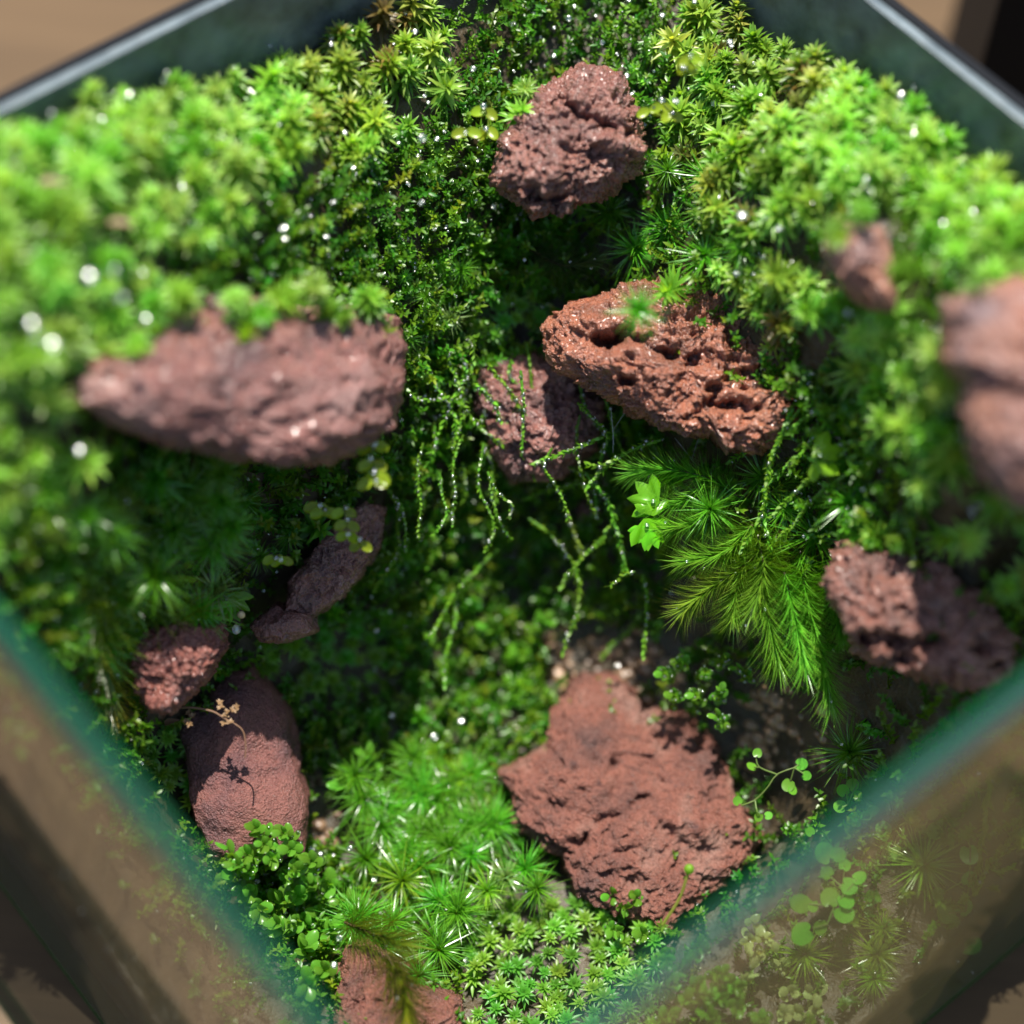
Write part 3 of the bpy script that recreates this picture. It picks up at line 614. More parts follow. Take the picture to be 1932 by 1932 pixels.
def scatter(spacing):
    nu_, nv_ = int((SU - 2 * TH) / spacing), int((SV - 2 * TH) / spacing)
    a, b = np.meshgrid(np.arange(nu_), np.arange(nv_), indexing='ij')
    u = TH + 0.12 + (a.ravel() + rng.uniform(-.45, 1.45, a.size) * 0.5 + 0.25) * (SU - 2 * TH - 0.24) / nu_
    v = TH + 0.12 + (b.ravel() + rng.uniform(-.45, 1.45, a.size) * 0.5 + 0.25) * (SV - 2 * TH - 0.24) / nv_
    u = np.clip(u, TH + .1, SU - TH - .1); v = np.clip(v, TH + .1, SV - TH - .1)
    xy = ctr + (u[:, None] - SU / 2) * eu + (v[:, None] - SV / 2) * ev
    n, sl = Hn(xy[:, 0], xy[:, 1])
    rep = np.minimum(np.floor(sl ** 0.9 + rng.uniform(0, 1, len(sl))).astype(int), 4); rep = np.maximum(rep, 1)
    ii = np.repeat(np.arange(len(xy)), rep); xy = xy[ii] + rng.normal(0, spacing * 0.25, (len(ii), 2)) * (rep[ii] > 1)[:, None]
    uu, vv = to_uv(xy[:, 0], xy[:, 1]); k = (uu > TH + .08) & (uu < SU - TH - .08) & (vv > TH + .08) & (vv < SV - TH - .08); xy = xy[k]
    z = H(xy[:, 0], xy[:, 1]); n, sl = Hn(xy[:, 0], xy[:, 1])
    X = np.column_stack([xy, z]); px, py, D = proj(X)
    typ = np.array(['other'] * len(X), dtype=object); uw, vw = to_uv(X[:, 0], X[:, 1])
    for t, poly in REG[::-1]: typ[inpoly(px, py, poly)] = t
    typ[(uw < TH + 0.55) & (vw > 1.0) & (vw < 8.2)] = 'bare'
    return X, n, px, py, D, typ
def joined(name, geos, X, n, mat, smin, smax, lean=0.5, label=None, cat=None, colvar=0.16):
    g = []
    for p, nn in zip(X, n):
        V, F, C = geos[int(rng.integers(len(geos)))]
        z = nn * lean + np.array([0, 0, 1.0]) + rng.normal(0, 0.28, 3); s = U_(smin, smax)
        hue = np.array([1 + rng.normal(0, colvar * .9), 1 + rng.normal(0, colvar * .5), 1.0]) * U_(0.8, 1.2)
        g.append((V @ (frame_from(z, U_(0, 6.28)) * s).T + p, F, C * hue))
    G = cat_geo(g); o = obj_np(name, G, mat); tag(o, label, cat, None, 'stuff'); return G

DEW = []      # where drops may hang: (point, size)
X, n, px, py, D, typ = scatter(0.265)
inview = (px > -40) & (px < 1970) & (py > -40) & (py < 1970)
bk_i = np.where(typ == 'bank')[0]
vis = bk_i[inview[bk_i]]; vis = vis[np.argsort(D[vis])][:300]
side_left = px < 1000
for i in vis:
    z = n[i] * 0.55 + np.array([0, 0, 1.0]) + rng.normal(0, 0.25, 3)
    o = link('moss_shoot', bank_meshes[int(rng.integers(len(bank_meshes)))])
    sz = U_(0.75, 1.3); vi = int(rng.choice(8, p=[.19, .18, .10, .16, .16, .13, .07, .01])); o.data = bank_meshes[vi]
    place(o, X[i] + np.array([0, 0, 0.05]), z, U_(0, 6.28), sz)
    lk = size_word(sz, .93, 1.13) + ' ' + ('pale green', 'pale slender-leaved', 'yellow-green', 'fresh green', 'pale compact', 'mid-green', 'yellowish long-leaved', 'browning')[vi] + ' moss shoot ' + whereabouts(px[i], py[i])
    if px[i] < 1000: tag(o, lk, 'moss', 'moss shoots on the left bank')
    else: tag(o, lk, 'moss', 'moss shoots on the right bank')
    if rng.random() < 0.5: DEW.append((X[i] + np.array([U_(-.12, .12), U_(-.12, .12), U_(.35, .6)]), U_(0.012, 0.03)))
rest = np.setdiff1d(bk_i, vis)
if len(rest): joined('moss_bank', bank_geo, X[rest], n[rest], MAT_LEAF, 0.75, 1.15, 0.55, 'mass of bright leafy moss filling the rest of the banks', 'moss')
ro = np.where(typ == 'rosette')[0]
X2, n2, px2, py2, D2, typ2 = scatter(0.21)
ro = np.where(typ2 == 'rosette')[0]
for i in ro[:300]:
    vi = int(rng.integers(3)); sz = U_(0.8, 1.35); o = link('moss_rosette', star_meshes[vi]); place(o, X2[i] + [0, 0, U_(.15, .4)], n2[i] * 0.4 + [0, -0.15, 1.0] + rng.normal(0, .2, 3), U_(0, 6.28), sz)
    lk = size_word(sz, .95, 1.18) + ' ' + ('light green', 'yellow-green', 'fresh green')[vi] + ' star-shaped moss rosette ' + whereabouts(px2[i], py2[i])
    if py2[i] > 1650: tag(o, lk, 'moss', 'rosettes in the lowest corner')
    elif px2[i] < 400: tag(o, lk, 'moss', 'rosettes beside the elongated rock')
    elif py2[i] < 800: tag(o, lk, 'moss', 'rosettes in the upper hollow')
    else: tag(o, lk, 'moss', 'rosettes on the floor')
Xt, nt_, pxt, pyt, Dt, tt_ = scatter(0.145)
k = np.where(tt_ == 'tiny')[0]; joined('creeping_moss', tiny_geo, Xt[k], nt_[k], MAT_LEAF, 0.8, 1.5, 0.6, 'fine creeping moss of tiny leaves covering the slopes', 'moss')
for i in k[::7]: DEW.append((Xt[i] + nt_[i] * U_(.2, .45), U_(0.010, 0.026)))
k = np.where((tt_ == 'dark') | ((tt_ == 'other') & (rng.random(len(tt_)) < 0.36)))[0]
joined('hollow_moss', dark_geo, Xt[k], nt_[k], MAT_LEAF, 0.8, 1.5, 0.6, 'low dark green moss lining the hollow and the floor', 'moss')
for i in k[::9]: DEW.append((Xt[i] + nt_[i] * U_(.1, .4), U_(0.010, 0.026)))
k = np.where((typ == 'tiny') & (rng.random(len(typ)) < 0.22))[0]
joined('sprinkled_moss', bank_geo, X[k], n[k], MAT_LEAF, 0.4, 0.75, 0.55, 'scattered leafy shoots poking out of the creeping moss', 'moss')

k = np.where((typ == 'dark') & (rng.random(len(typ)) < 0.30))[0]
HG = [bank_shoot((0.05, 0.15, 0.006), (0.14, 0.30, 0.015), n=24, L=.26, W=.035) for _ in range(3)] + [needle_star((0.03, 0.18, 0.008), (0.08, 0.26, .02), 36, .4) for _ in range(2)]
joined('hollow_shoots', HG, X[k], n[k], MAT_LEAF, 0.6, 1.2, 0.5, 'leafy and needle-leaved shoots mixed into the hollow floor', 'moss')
for (x, y, d, nm) in ((300, 610, 24.3, 'long left'), (360, 590, 24.4, 'long left'), (430, 570, 24.6, 'long left'), (500, 585, 24.8, 'long left'), (560, 575, 25.2, 'long left'), (620, 590, 25.6, 'long left'), (680, 575, 26.0, 'long left'), (240, 650, 24.2, 'long left'), (730, 600, 26.4, 'long left'),
                      (1000, 180, 27.0, 'uppermost'), (950, 240, 27.0, 'uppermost'), (1300, 520, 26.9, 'crevassed'), (1370, 520, 26.8, 'crevassed'), (1440, 560, 26.8, 'crevassed'), (1480, 650, 26.8, 'crevassed'),
                      (1690, 1030, 26.0, 'dark red cracked'), (1760, 1060, 25.9, 'dark red cracked'), (1900, 1130, 25.2, 'dark red cracked'), (1570, 430, 24.2, 'small purple-red'), (1620, 405, 24.2, 'small purple-red'), (1690, 530, 24.3, 'small purple-red'), (1850, 530, 22.9, 'big grey'), (1790, 1010, 25.6, 'dark red cracked')):
  for rpt in range(2 if nm == 'long left' else 1):
    x, y = x + U_(-22, 22), y + U_(-20, 16)
    vi = int(rng.integers(7)); sz = U_(.5, 1.05); o = link('moss_shoot', bank_meshes[vi]); place(o, P(x, y, d) + FW * .25, np.array([0, -.5, .75]) + rng.normal(0, .3, 3), U_(0, 6), sz)
    tag(o, ('pale green', 'pale slender-leaved', 'yellow-green', 'fresh green', 'pale compact', 'mid-green', 'yellowish long-leaved', 'browning')[vi] + ' moss shoot spilling over the top edge of the ' + nm + ' rock', 'moss', 'moss shoots spilling over rocks')
# needle-leaved stars, each its own
def needles_at(lst, label, group, grp_mesh=(0, 1, 2)):
    for (qx, qy, dd, s) in lst:
        p = PT(qx, qy, dd, 0.85 if dd >= 40 else 0.35); o = link('needle_moss', needle_meshes[grp_mesh[int(rng.integers(len(grp_mesh)))]])
        z = -FW * 0.6 + np.array([0, -0.15, 0.75]) + rng.normal(0, 0.3, 3)
        place(o, p, z, U_(0, 6.28), s)
        if group: lb = size_word(s, .75, .93) + ' ' + label.split(' moss star ')[0].split(' star ')[0].split(' moss tuft')[0] + ' moss star ' + whereabouts(qx, qy)
        else: lb = label
        tag(o, lb, 'moss', group)
        if rng.random() < 0.6: DEW.append((p + rng.normal(0, 0.15, 3) + [0, 0, .1], U_(0.012, 0.025)))
needles_at([(355, 925, 26.2, 1.25), (210, 1010, 25.2, .9), (290, 1090, 25.8, 1.1), (160, 975, 24.8, .8), (240, 1120, 26.2, 1.0), (110, 1060, 25.9, .8), (60, 1110, 26.1, .7), (330, 1160, 27.0, .85), (200, 1190, 26.8, .85), (300, 1010, 26.6, .8), (130, 1160, 26.6, .75), (460, 945, 27.5, .6), (545, 1010, 27.9, .55), (490, 1050, 27.9, .5), (420, 990, 27.3, .8)],
           'dark green needle-leaved moss star in the shade below the long left rock', 'needle stars below the long rock')
nl = []
while len(nl) < 26:
    x_, y_ = U_(-20, 470), U_(890, 1250)
    if y_ < 1130 + 0.9 * x_ and x_ - 30 > (y_ - 1160) * .8: nl.append((x_, y_, 25.6 + (y_ - 890) / 360 * 1.3 + x_ / 470 * .4, U_(.75, 1.15)))
needles_at(nl, 'green needle-leaved moss star in the cushion below the long left rock', 'needle stars below the long rock', (0, 1, 3, 4))
needles_at([(1340, 960, 27.5, .95), (1540, 1010, 27.4, 1.15), (1440, 900, 27.8, .9), (1260, 900, 27.8, .8), (1600, 950, 27.2, .8), (1480, 960, 27.7, .85), (1640, 1000, 27.0, .7), (1380, 1040, 27.8, .8)],
           'glossy green needle-leaved moss star in the cluster under the crevassed rock', 'needle stars under the crevassed rock')
needles_at([(1260, 430, 28.0, 1.0), (1330, 480, 27.6, .9), (1200, 470, 28.0, .9), (1150, 400, 28.2, .8), (1400, 470, 27.2, .7), (1330, 330, 27.4, .8), (1260, 320, 27.6, .6), (1340, 400, 27.4, .8)],
           'deep green needle moss star in the dark gap between the two upper rocks', 'needle stars between upper rocks')
needles_at([(1205, 585, 26.0, .72)], 'blurred green needle moss star perched on top of the crevassed rock', None)
needles_at([(720, 1560, 40, 1.0), (800, 1500, 40, 1.0), (850, 1600, 40, 1.0), (760, 1660, 40, 1.0), (690, 1620, 40, .9), (900, 1560, 40, .9), (830, 1700, 40, .9), (920, 1680, 40, .8), (740, 1740, 40, .9), (820, 1770, 40, .8), (860, 1470, 40, .8), (990, 1640, 40, .8), (790, 1840, 40, .7), (780, 1430, 40, .8)],
           'deep green needle moss star in the mat left of the flat floor rock', 'needle stars on the floor', (0, 1, 2, 3))
fl = []
while len(fl) < 26:
    x_, y_ = U_(660, 1060), U_(1420, 1800)
    if x_ < 960 + (y_ - 1540) * .4: fl.append((x_, y_, 40, U_(.7, 1.05)))
needles_at(fl, 'deep green needle moss star filling the mat on the floor', 'needle stars on the floor', (0, 1, 2))
needles_at([(955, 1655, 40, .75)], 'pale glinting needle moss star with spread leaves left of the flat rock', None, (5,))
needles_at([(900, 1530, 40, .6)], 'needle moss star with brilliant white glints above the floor mat', None, (5,))
needles_at([(405, 1110, 26.9, .95)], 'pale broad-needled moss star over the black-speckled rock', None, (5,))
needles_at([(110, 1195, 26.3, .55), (170, 1215, 26.6, .5)], 'small pale needle star by the left glass edge', 'small pale needle stars by the left pane', (5,))
needles_at([(z5(1000, 480)[0], z5(1000, 480)[1], 28.0, 1.0)], 'dark needle moss star tucked inside the right pane', None)
needles_at([(*z5(1400, 1080), 28.2, 1.1)], 'yellowish needle moss star with white glints seen through the right pane', None, (4,))
needles_at([(*z5(760, 1560), 27.2, .9), (*z5(1150, 1560), 27.8, .9), (*z5(1180, 1420), 28.0, .7), (*z5(1130, 1690), 27.4, .7)], 'blurred yellow-green needle moss tuft seen through the right pane', 'tufts behind the right pane', (4,))
needles_at([(870, 510, 27.9, .55), (805, 560, 27.9, .55), (850, 600, 28.0, .6), (770, 640, 28.0, .45)], 'small sharp needle star on the slope left of the dark hollow', 'sharp needle stars on the slope', (0, 5))

# feathery plumes: a stem with needles all along
def plume(pts, L, n, c, ctip, label, group=None, W=0.008):
    W *= 0.72; n = int(n * 2.6); L *= 1.38
    path = smooth_path(pts, 40); org = path[0].copy(); loc = path - org
    st = obj_np('feather_moss', tube(loc, 0.02, 0.008, (0.07, 0.05, 0.015), 5), MAT_NEEDLE, None, org); tag(st, label, 'moss', group)
    T = np.gradient(loc, axis=0); T /= np.linalg.norm(T, axis=1)[:, None]; g = []
    for i in range(n):
        f = (i + 0.5) / n; q = f * 38.99; j = int(q); p = loc[j] + (loc[j + 1] - loc[j]) * (q - j); t = T[j]
        fr = frame_from(t, i * GA + U_(-.3, .3)); a = math.radians(U_(38, 78) * (1 - 0.45 * f * f)); d = fr[:, 2] * math.cos(a) + fr[:, 0] * math.sin(a)
        g.append(put_dir(leaf(L * U_(.6, 1.15) * (1 - .35 * f * f), W * U_(.8, 1.3), U_(-.5, -.05), 0.2, 0.45, 3, jit(c), jit(ctip), flat=True), d, fr[:, 0] * math.cos(a) - fr[:, 2] * math.sin(a), p))
    nd = obj_np('needles', cat_geo(g), MAT_NEEDLE, st); nd['kind'] = 'stuff'
    for q in (0.5, 0.75, 0.95): DEW.append((path[int(q * 39)] + rng.normal(0, .1, 3), U_(.012, .022)))
    return st
def PL(lst): return [P(q[0], q[1], q[2] - (0.25 if q[0] > 1150 else 0.35 if q[0] < 400 else 0)) for q in lst]
OL = (0.09, 0.22, 0.012); OLT = (0.24, 0.36, 0.04); GR = (0.07, 0.25, 0.010); GRT = (0.2, 0.42, 0.04)
plume(PL([(1470, 1000, 27.9), (1440, 1080, 27.7), (1450, 1170, 27.6), (1470, 1250, 27.6)]), .52, 260, GR, GRT, 'long green feathery moss plume drooping toward the lowest of the plumes')
plume(PL([(1510, 1040, 27.8), (1520, 1120, 27.6), (1545, 1220, 27.5), (1570, 1330, 27.5)]), .50, 300, GR, GRT, 'largest green feathery moss plume hanging beside the dark red cracked rock')
plume(PL([(1440, 1030, 28.0), (1400, 1070, 27.9), (1340, 1110, 27.8), (1290, 1150, 27.8)]), .46, 220, OL, OLT, 'olive brown feathery moss plume reaching left from the plume cluster')
plume(PL([(1410, 1050, 28.0), (1390, 1110, 27.9), (1385, 1165, 27.8)]), .46, 180, OL, OLT, 'short olive feathery moss plume between the brown and green plumes')
plume(PL([(1400, 940, 27.9), (1330, 900, 27.8), (1250, 885, 27.8), (1200, 890, 27.9)]), .40, 220, GR, GRT, 'slender feathery moss plume pointing left beneath the crevassed rock')
plume(PL([(1380, 980, 27.9), (1320, 985, 27.8), (1260, 1000, 27.8)]), .40, 180, GR, GRT, 'short feathery moss plume behind the bright fan-shaped leaves')
plume(PL([(1420, 990, 27.8), (1370, 1040, 27.8), (1290, 1060, 27.9)]), .42, 180, GR, GRT, 'feathery moss plume just below the bright fan-shaped leaves')
plume(PL([(1560, 1060, 27.7), (1575, 1130, 27.5), (1590, 1200, 27.4)]), .45, 180, GR, GRT, 'green feathery moss plume squeezed against the dark red cracked rock')
plume(PL([(1480, 1080, 27.5), (1500, 1170, 27.4), (1520, 1260, 27.4)]), .45, 220, GR, GRT, 'green feathery moss plume lying between the two longest plumes')
plume(PL([(1450, 930, 27.8), (1500, 905, 27.7), (1560, 900, 27.6)]), .42, 160, GR, GRT, 'green feathery moss plume pointing right under the crevassed rock')
plume(PL([(1430, 1010, 27.7), (1440, 1080, 27.5), (1420, 1150, 27.5)]), .45, 180, OL, GRT, 'olive and green feathery moss plume in the middle of the plume cluster')
plume(PL([(1350, 880, 28.0), (1300, 940, 27.9), (1240, 960, 27.9)]), .38, 150, GR, GRT, 'fine feathery moss plume right beside the toothed fan leaf')
plume(PL([(175, 1060, 26.2), (180, 1150, 26.5), (190, 1240, 26.9), (205, 1330, 27.2)]), .50, 300, (0.08, 0.18, 0.01), (0.22, 0.28, 0.02), 'green feathery moss plume turning yellow at its tip by the left pane')
plume(PL([(205, 1240, 27.1), (205, 1300, 27.3), (215, 1345, 27.4)]), .42, 90, (0.25, 0.27, 0.015), (0.42, 0.35, 0.03), 'golden yellow tuft of needles at the left pane', W=0.013)
plume(PL([(280, 1140, 26.9), (320, 1170, 27.2), (345, 1220, 27.5)]), .45, 80, (0.06, 0.17, 0.012), (0.25, 0.3, 0.03), 'thin arching needle plume over the black-speckled rock')
plume(PL([(1000, 470, 28.4), (1060, 500, 28.2), (1130, 490, 28.1)]), .45, 110, (0.05, 0.12, 0.03), (0.15, 0.22, 0.09), 'grey-green combed needle plume in the hollow below the uppermost rock')
plume(PL([(730, 1800, 26.8), (760, 1860, 26.5), (770, 1920, 26.3)]), .5, 160, (0.09, 0.17, 0.008), (0.3, 0.28, 0.02), 'yellowing feathery plume lying over the rounded bottom rock')
plume(PL([(650, 1740, 27.2), (700, 1760, 27.0), (760, 1780, 26.8)]), .5, 140, (0.07, 0.16, 0.008), (0.25, 0.25, 0.02), 'ochre-tinged feathery plume above the rounded bottom rock')

# creeping and hanging strands with tiny leaves and dew
SD = ico(2)
def drops_geo(pts):
    g = []
    for p, r in pts:
        g.append((SD[0] * [r, r, r * U_(.85, 1.1)] + p, SD[1], np.ones((len(SD[0]), 3))))
    return cat_geo(g)
def strand(pts, label, group, c=(0.14, 0.27, 0.03), dew=9, lw=0.055, fuzzy=1.0):
    lw *= 1.55; c = np.array(c) * [1.1, 1.3, 0.9]; dew = int(dew * 1.5)
    path = smooth_path(pts, 40); org = path[0].copy(); loc = path - org + 0
    loc = loc + np.stack([0.02 * perlin(path * 3 + k * 9) for k in range(3)], 1)
    st = obj_np('moss_strand', tube(loc, 0.019, 0.010, np.array(c) * 0.75, 5), MAT_LEAF, None, org); tag(st, label, 'moss', group)
    seg = np.linalg.norm(np.diff(loc, axis=0), axis=1).sum(); n = int(seg / 0.02 * fuzzy); g = []
    T = np.gradient(loc, axis=0); T /= np.linalg.norm(T, axis=1)[:, None]
    for i in range(n):
        q = (i + .5) / n * 38.99; j = int(q); p = loc[j] + (loc[j + 1] - loc[j]) * (q - j); fr = frame_from(T[j], i * 2.0 + U_(-.4, .4)); a = math.radians(U_(25, 65))
        d = fr[:, 2] * math.cos(a) + fr[:, 0] * math.sin(a)
        g.append(put_dir(leaf(lw * U_(.7, 1.3), lw * .3, .2, .2, .7, 2, jit(c), jit(np.array(c) * 1.3), flat=True), d, fr[:, 0], p))
    lv = obj_np('leaves', cat_geo(g), MAT_LEAF, st); lv['kind'] = 'stuff'
    if dew:
        pts_ = [(loc[int(U_(3, 39))] + rng.normal(0, .012, 3), U_(0.012, 0.034)) for _ in range(dew)]
        dd = obj_np('dewdrops', drops_geo(pts_), MAT_WATER, st); dd['kind'] = 'stuff'
    return st
def S6(lst): return [P(*z6(x, y), d) for x, y, d in lst]
HANG = 'moss strands hanging into the hollow'
strand(S6([(770, 200, 28.0), (860, 320, 28.1), (940, 440, 28.2), (990, 580, 28.3), (1060, 700, 28.5), (1110, 880, 28.7)]), 'longest dewy moss strand crossing the half-shaded rock in the hollow', HANG, dew=22)
strand(S6([(1390, 600, 27.8), (1290, 640, 27.9), (1160, 690, 27.9), (1015, 740, 28.0)]), 'sharp thin moss strand reaching left under the crevassed rock', HANG, dew=9)
strand(S6([(1690, 610, 27.6), (1600, 640, 27.7), (1480, 700, 27.8), (1370, 790, 28.0), (1300, 870, 28.1)]), 'forked fine moss strand coming from below the crevassed rock', HANG, dew=7)
strand(S6([(1480, 700, 27.8), (1380, 745, 27.9), (1295, 740, 28.0)]), 'short side twig of moss under the crevassed rock', HANG, dew=5)
strand(S6([(1290, 780, 28.3), (1400, 930, 28.3), (1450, 1060, 28.4), (1490, 1200, 28.5), (1500, 1300, 28.6)]), 'dewy moss strand dangling beside the bright fan leaves', HANG, dew=16)
strand(S6([(1440, 1060, 28.5), (1360, 1160, 28.6), (1230, 1290, 28.7), (1165, 1400, 28.9)]), 'moss strand slanting down to the left from a crossing', HANG, dew=12)
strand(S6([(990, 1030, 28.9), (1130, 1150, 28.8), (1220, 1270, 28.7), (1255, 1380, 28.7), (1250, 1520, 28.8), (1170, 1750, 28.8)]), 'long moss strand curling down past the hollow floor', HANG, dew=18)
strand(S6([(820, 1200, 29.0), (690, 1330, 29.0), (580, 1450, 28.9), (500, 1610, 28.9), (450, 1670, 28.9)]), 'blurred moss strand slanting over the dark floor', HANG, dew=10)
strand(S6([(600, 1430, 29.1), (590, 1600, 29.0), (545, 1770, 28.9), (540, 1920, 28.9)]), 'blurred straight moss strand hanging above the floor', HANG, dew=9)
strand(S6([(210, 820, 28.3), (280, 960, 28.4), (290, 1120, 28.4), (270, 1240, 28.4), (165, 1420, 28.4)]), 'beaded moss strand hanging right of the shaded leaning rock', HANG, dew=14)
strand(S6([(640, 170, 28.0), (650, 280, 28.1), (560, 450, 28.2), (470, 680, 28.3)]), 'dew-laden moss strand falling from the slope, tip bent left', HANG, dew=22)
strand(S6([(540, 120, 28.0), (620, 330, 28.1), (640, 480, 28.2), (575, 670, 28.2)]), 'dew-laden moss strand falling straight from the slope', HANG, dew=22)
strand(S6([(690, 310, 28.0), (790, 400, 28.1), (840, 510, 28.2)]), 'short dew-laden moss strand bending right on the slope', HANG, dew=12)
strand(S6([(430, 200, 28.0), (500, 330, 28.1), (580, 460, 28.2), (610, 600, 28.2)]), 'dewy moss strand beside the long left rock', HANG, dew=20)
strand(S6([(310, 330, 27.9), (430, 400, 28.0), (600, 400, 28.1), (720, 540, 28.2), (860, 650, 28.3)]), 'winding moss strand of big drops on the slope', HANG, dew=20)
strand(S6([(700, 80, 27.9), (690, 190, 28.0), (660, 280, 28.1)]), 'fine bright moss thread above the dewy slope', HANG, dew=4)
strand(S6([(740, 620, 28.5), (790, 740, 28.6), (810, 940, 28.8)]), 'blurred moss strand hanging before the half-shaded rock', HANG, dew=10)
strand(S6([(920, 430, 28.3), (920, 560, 28.4), (950, 690, 28.5)]), 'thick short moss strand on the half-shaded rock', HANG, dew=8)
strand(S6([(640, 730, 28.7), (650, 830, 28.8), (640, 930, 28.9)]), 'faint moss strand in the middle of the hollow', HANG, dew=6)
strand(S6([(1190, 990, 28.9), (1240, 1120, 28.8), (1275, 1220, 28.8)]), 'brownish moss strand behind the crossing', HANG, c=(0.14, 0.18, 0.03), dew=8)
strand(S6([(950, 930, 28.9), (1100, 880, 28.8), (1250, 850, 28.7), (1330, 860, 28.6)]), 'level moss strand linking two hanging strands', HANG, dew=8)
strand(S6([(1600, 1330, 28.5), (1625, 1500, 28.5), (1605, 1770, 28.5)]), 'straight moss strand hanging left of the plume tips', HANG, dew=10)
strand(S6([(1560, 1310, 28.0), (1490, 1340, 28.0), (1420, 1395, 28.0)]), 'tiny sharp moss twig under the fan leaves', HANG, dew=3)
strand(S6([(1050, 690, 28.5), (1180, 740, 28.6), (1290, 800, 28.6)]), 'moss strand dipping beneath the sharp thin strand', HANG, dew=8)
strand([P(*z5(1030, 350), 27.6), P(*z5(1180, 300), 27.6), P(*z5(1300, 260), 27.5), P(*z5(1420, 200), 27.3)], 'fuzzy creeping moss stem lying inside the right rim', None, c=(0.12, 0.28, 0.02), dew=2, lw=.1, fuzzy=1.3)
strand([P(*z5(680, 80), 27.4), P(*z5(660, 20), 27.4), P(*z5(650, -150), 27.4), P(*z5(650, -300), 27.4)], 'bright scaly moss strand hanging left of the largest plume', None, dew=3)
GL = 'strands behind the right pane'
for lst, lb in (([(1750, 580, 28.0), (1730, 760, 28.1), (1705, 1000, 28.3), (1650, 1180, 28.4)], 'thin upright moss strand behind the right pane'),
                ([(1660, 1330, 28.4), (1760, 1395, 28.3), (1860, 1360, 28.2), (1980, 1310, 28.1)], 'level moss strand low behind the right pane'),
                ([(1780, 1010, 28.2), (1850, 960, 28.1), (1890, 880, 28.0), (1960, 850, 27.9)], 'upturned moss strand behind the right pane'),
                ([(1780, 1650, 28.5), (1850, 1580, 28.3), (1960, 1490, 28.1)], 'slanting moss strand lowest behind the right pane'),
                ([(1580, 580, 27.8), (1620, 640, 27.9), (1690, 690, 28.0)], 'zigzag moss strand under the paired stars behind the right pane'),
                ([(1000, 910, 27.6), (1060, 935, 27.6), (1180, 920, 27.7)], 'short moss strand left of the paired leaves behind the right pane'),
                ([(1700, 400, 27.2), (1820, 370, 27.1), (1960, 360, 27.0)], 'moss strand near the rim behind the right pane'),
                ([(1740, 1090, 28.1), (1800, 1110, 28.2), (1870, 1090, 28.2)], 'hooked moss strand behind the right pane'),
                ([(1350, 690, 27.8), (1430, 650, 27.8), (1500, 560, 27.7)], 'bare arching stem under the paired stars'),
                ([(1820, 800, 28.2), (1880, 700, 28.0), (1960, 640, 27.8)], 'fuzzy moss strand right of the red fibre'),
                ([(1660, 1250, 28.6), (1690, 1180, 28.6), (1760, 1060, 28.4), (1930, 940, 28.2)], 'tangled moss strand right of the glinting star')):
    pb_ = PBL([(*z5(x, y), d) for x, y, d in lst])
    if len(pb_) > 2: strand(pb_, lb, GL, c=(0.2, 0.3, 0.03), dew=2, lw=.075)
for (x, y, d, s, lb) in ((1530, 550, 27.6, 1.5, 'left star of a pair of pale moss stars behind the right pane'), (1615, 500, 27.6, 1.6, 'right star of a pair of pale moss stars behind the right pane'),
                         (1335, 190, 27.2, 1.3, 'bright little moss star just inside the right rim'), (1430, 185, 27.2, 1.3, 'fresh green moss star nearest the right rim corner'),
                         (1455, 310, 27.1, 1.3, 'faint little moss star behind the green glass edge'), (1500, 250, 27.0, 1.1, 'half-hidden moss star by the right rim edge'),
                         (1400, 250, 27.3, 1.1, 'small moss star sitting on the fuzzy creeping stem')):
    o = link('moss_rosette', star_meshes[int(rng.integers(3))]); place(o, P(*z5(x, y), d), -FW + rng.normal(0, .2, 3), U_(0, 6.28), s); tag(o, lb, 'moss')

for k in range(26):
    x, y = U_(740, 1150), U_(600, 950); d0 = U_(27.7, 28.5); q = [P(x, y, d0)]; ln = U_(30, 85)
    for t in (1, 2, 3): x += U_(-28, 28) + (12 if x > 900 else -6); y += ln * U_(.7, 1.2); d0 += U_(.0, .12); q.append(PT(x, y, d0, .15))
    strand(q, ('thin dewy' if k % 2 else 'thin curling') + ' moss strand ' + whereabouts(*[float(v[0]) for v in proj(q[0])[:2]]), 'thin strands hanging in the hollow', dew=9, lw=.042)
# fine creeping stems over the slopes
kk = np.where((typ == 'tiny') & inview & (px < 960) & (py > 150))[0]; kk = kk[rng.permutation(len(kk))[:34]]
k2 = np.where((typ == 'tiny') & inview & (px > 1450) & (px < 1740))[0]; k2 = k2[rng.permutation(len(k2))[:16]]
k3 = np.where((typ == 'dark') & inview & (py > 500) & (px > 740))[0]; k3 = k3[rng.permutation(len(k3))[:26]]
for i in list(kk) + list(k2) + list(k3):
    a0 = U_(0, 6.28); Lr = U_(.5, 1.3); q = [X[i] + n[i] * .25]
    for t in (.35, .7, 1.0):
        a0 += U_(-.6, .6); xy = q[-1][:2] + np.array([math.cos(a0), math.sin(a0)]) * Lr / 3; z_ = H(xy[:1], xy[1:2])[0]; q.append(np.array([xy[0], xy[1], max(z_ + U_(.25, .5), q[-1][2] - .5)]))
    strand(q, ('fine green' if Lr < .9 else 'long fine green') + ' creeping moss stem ' + whereabouts(px[i], py[i]), 'creeping stems over the slopes', dew=7, lw=.05)
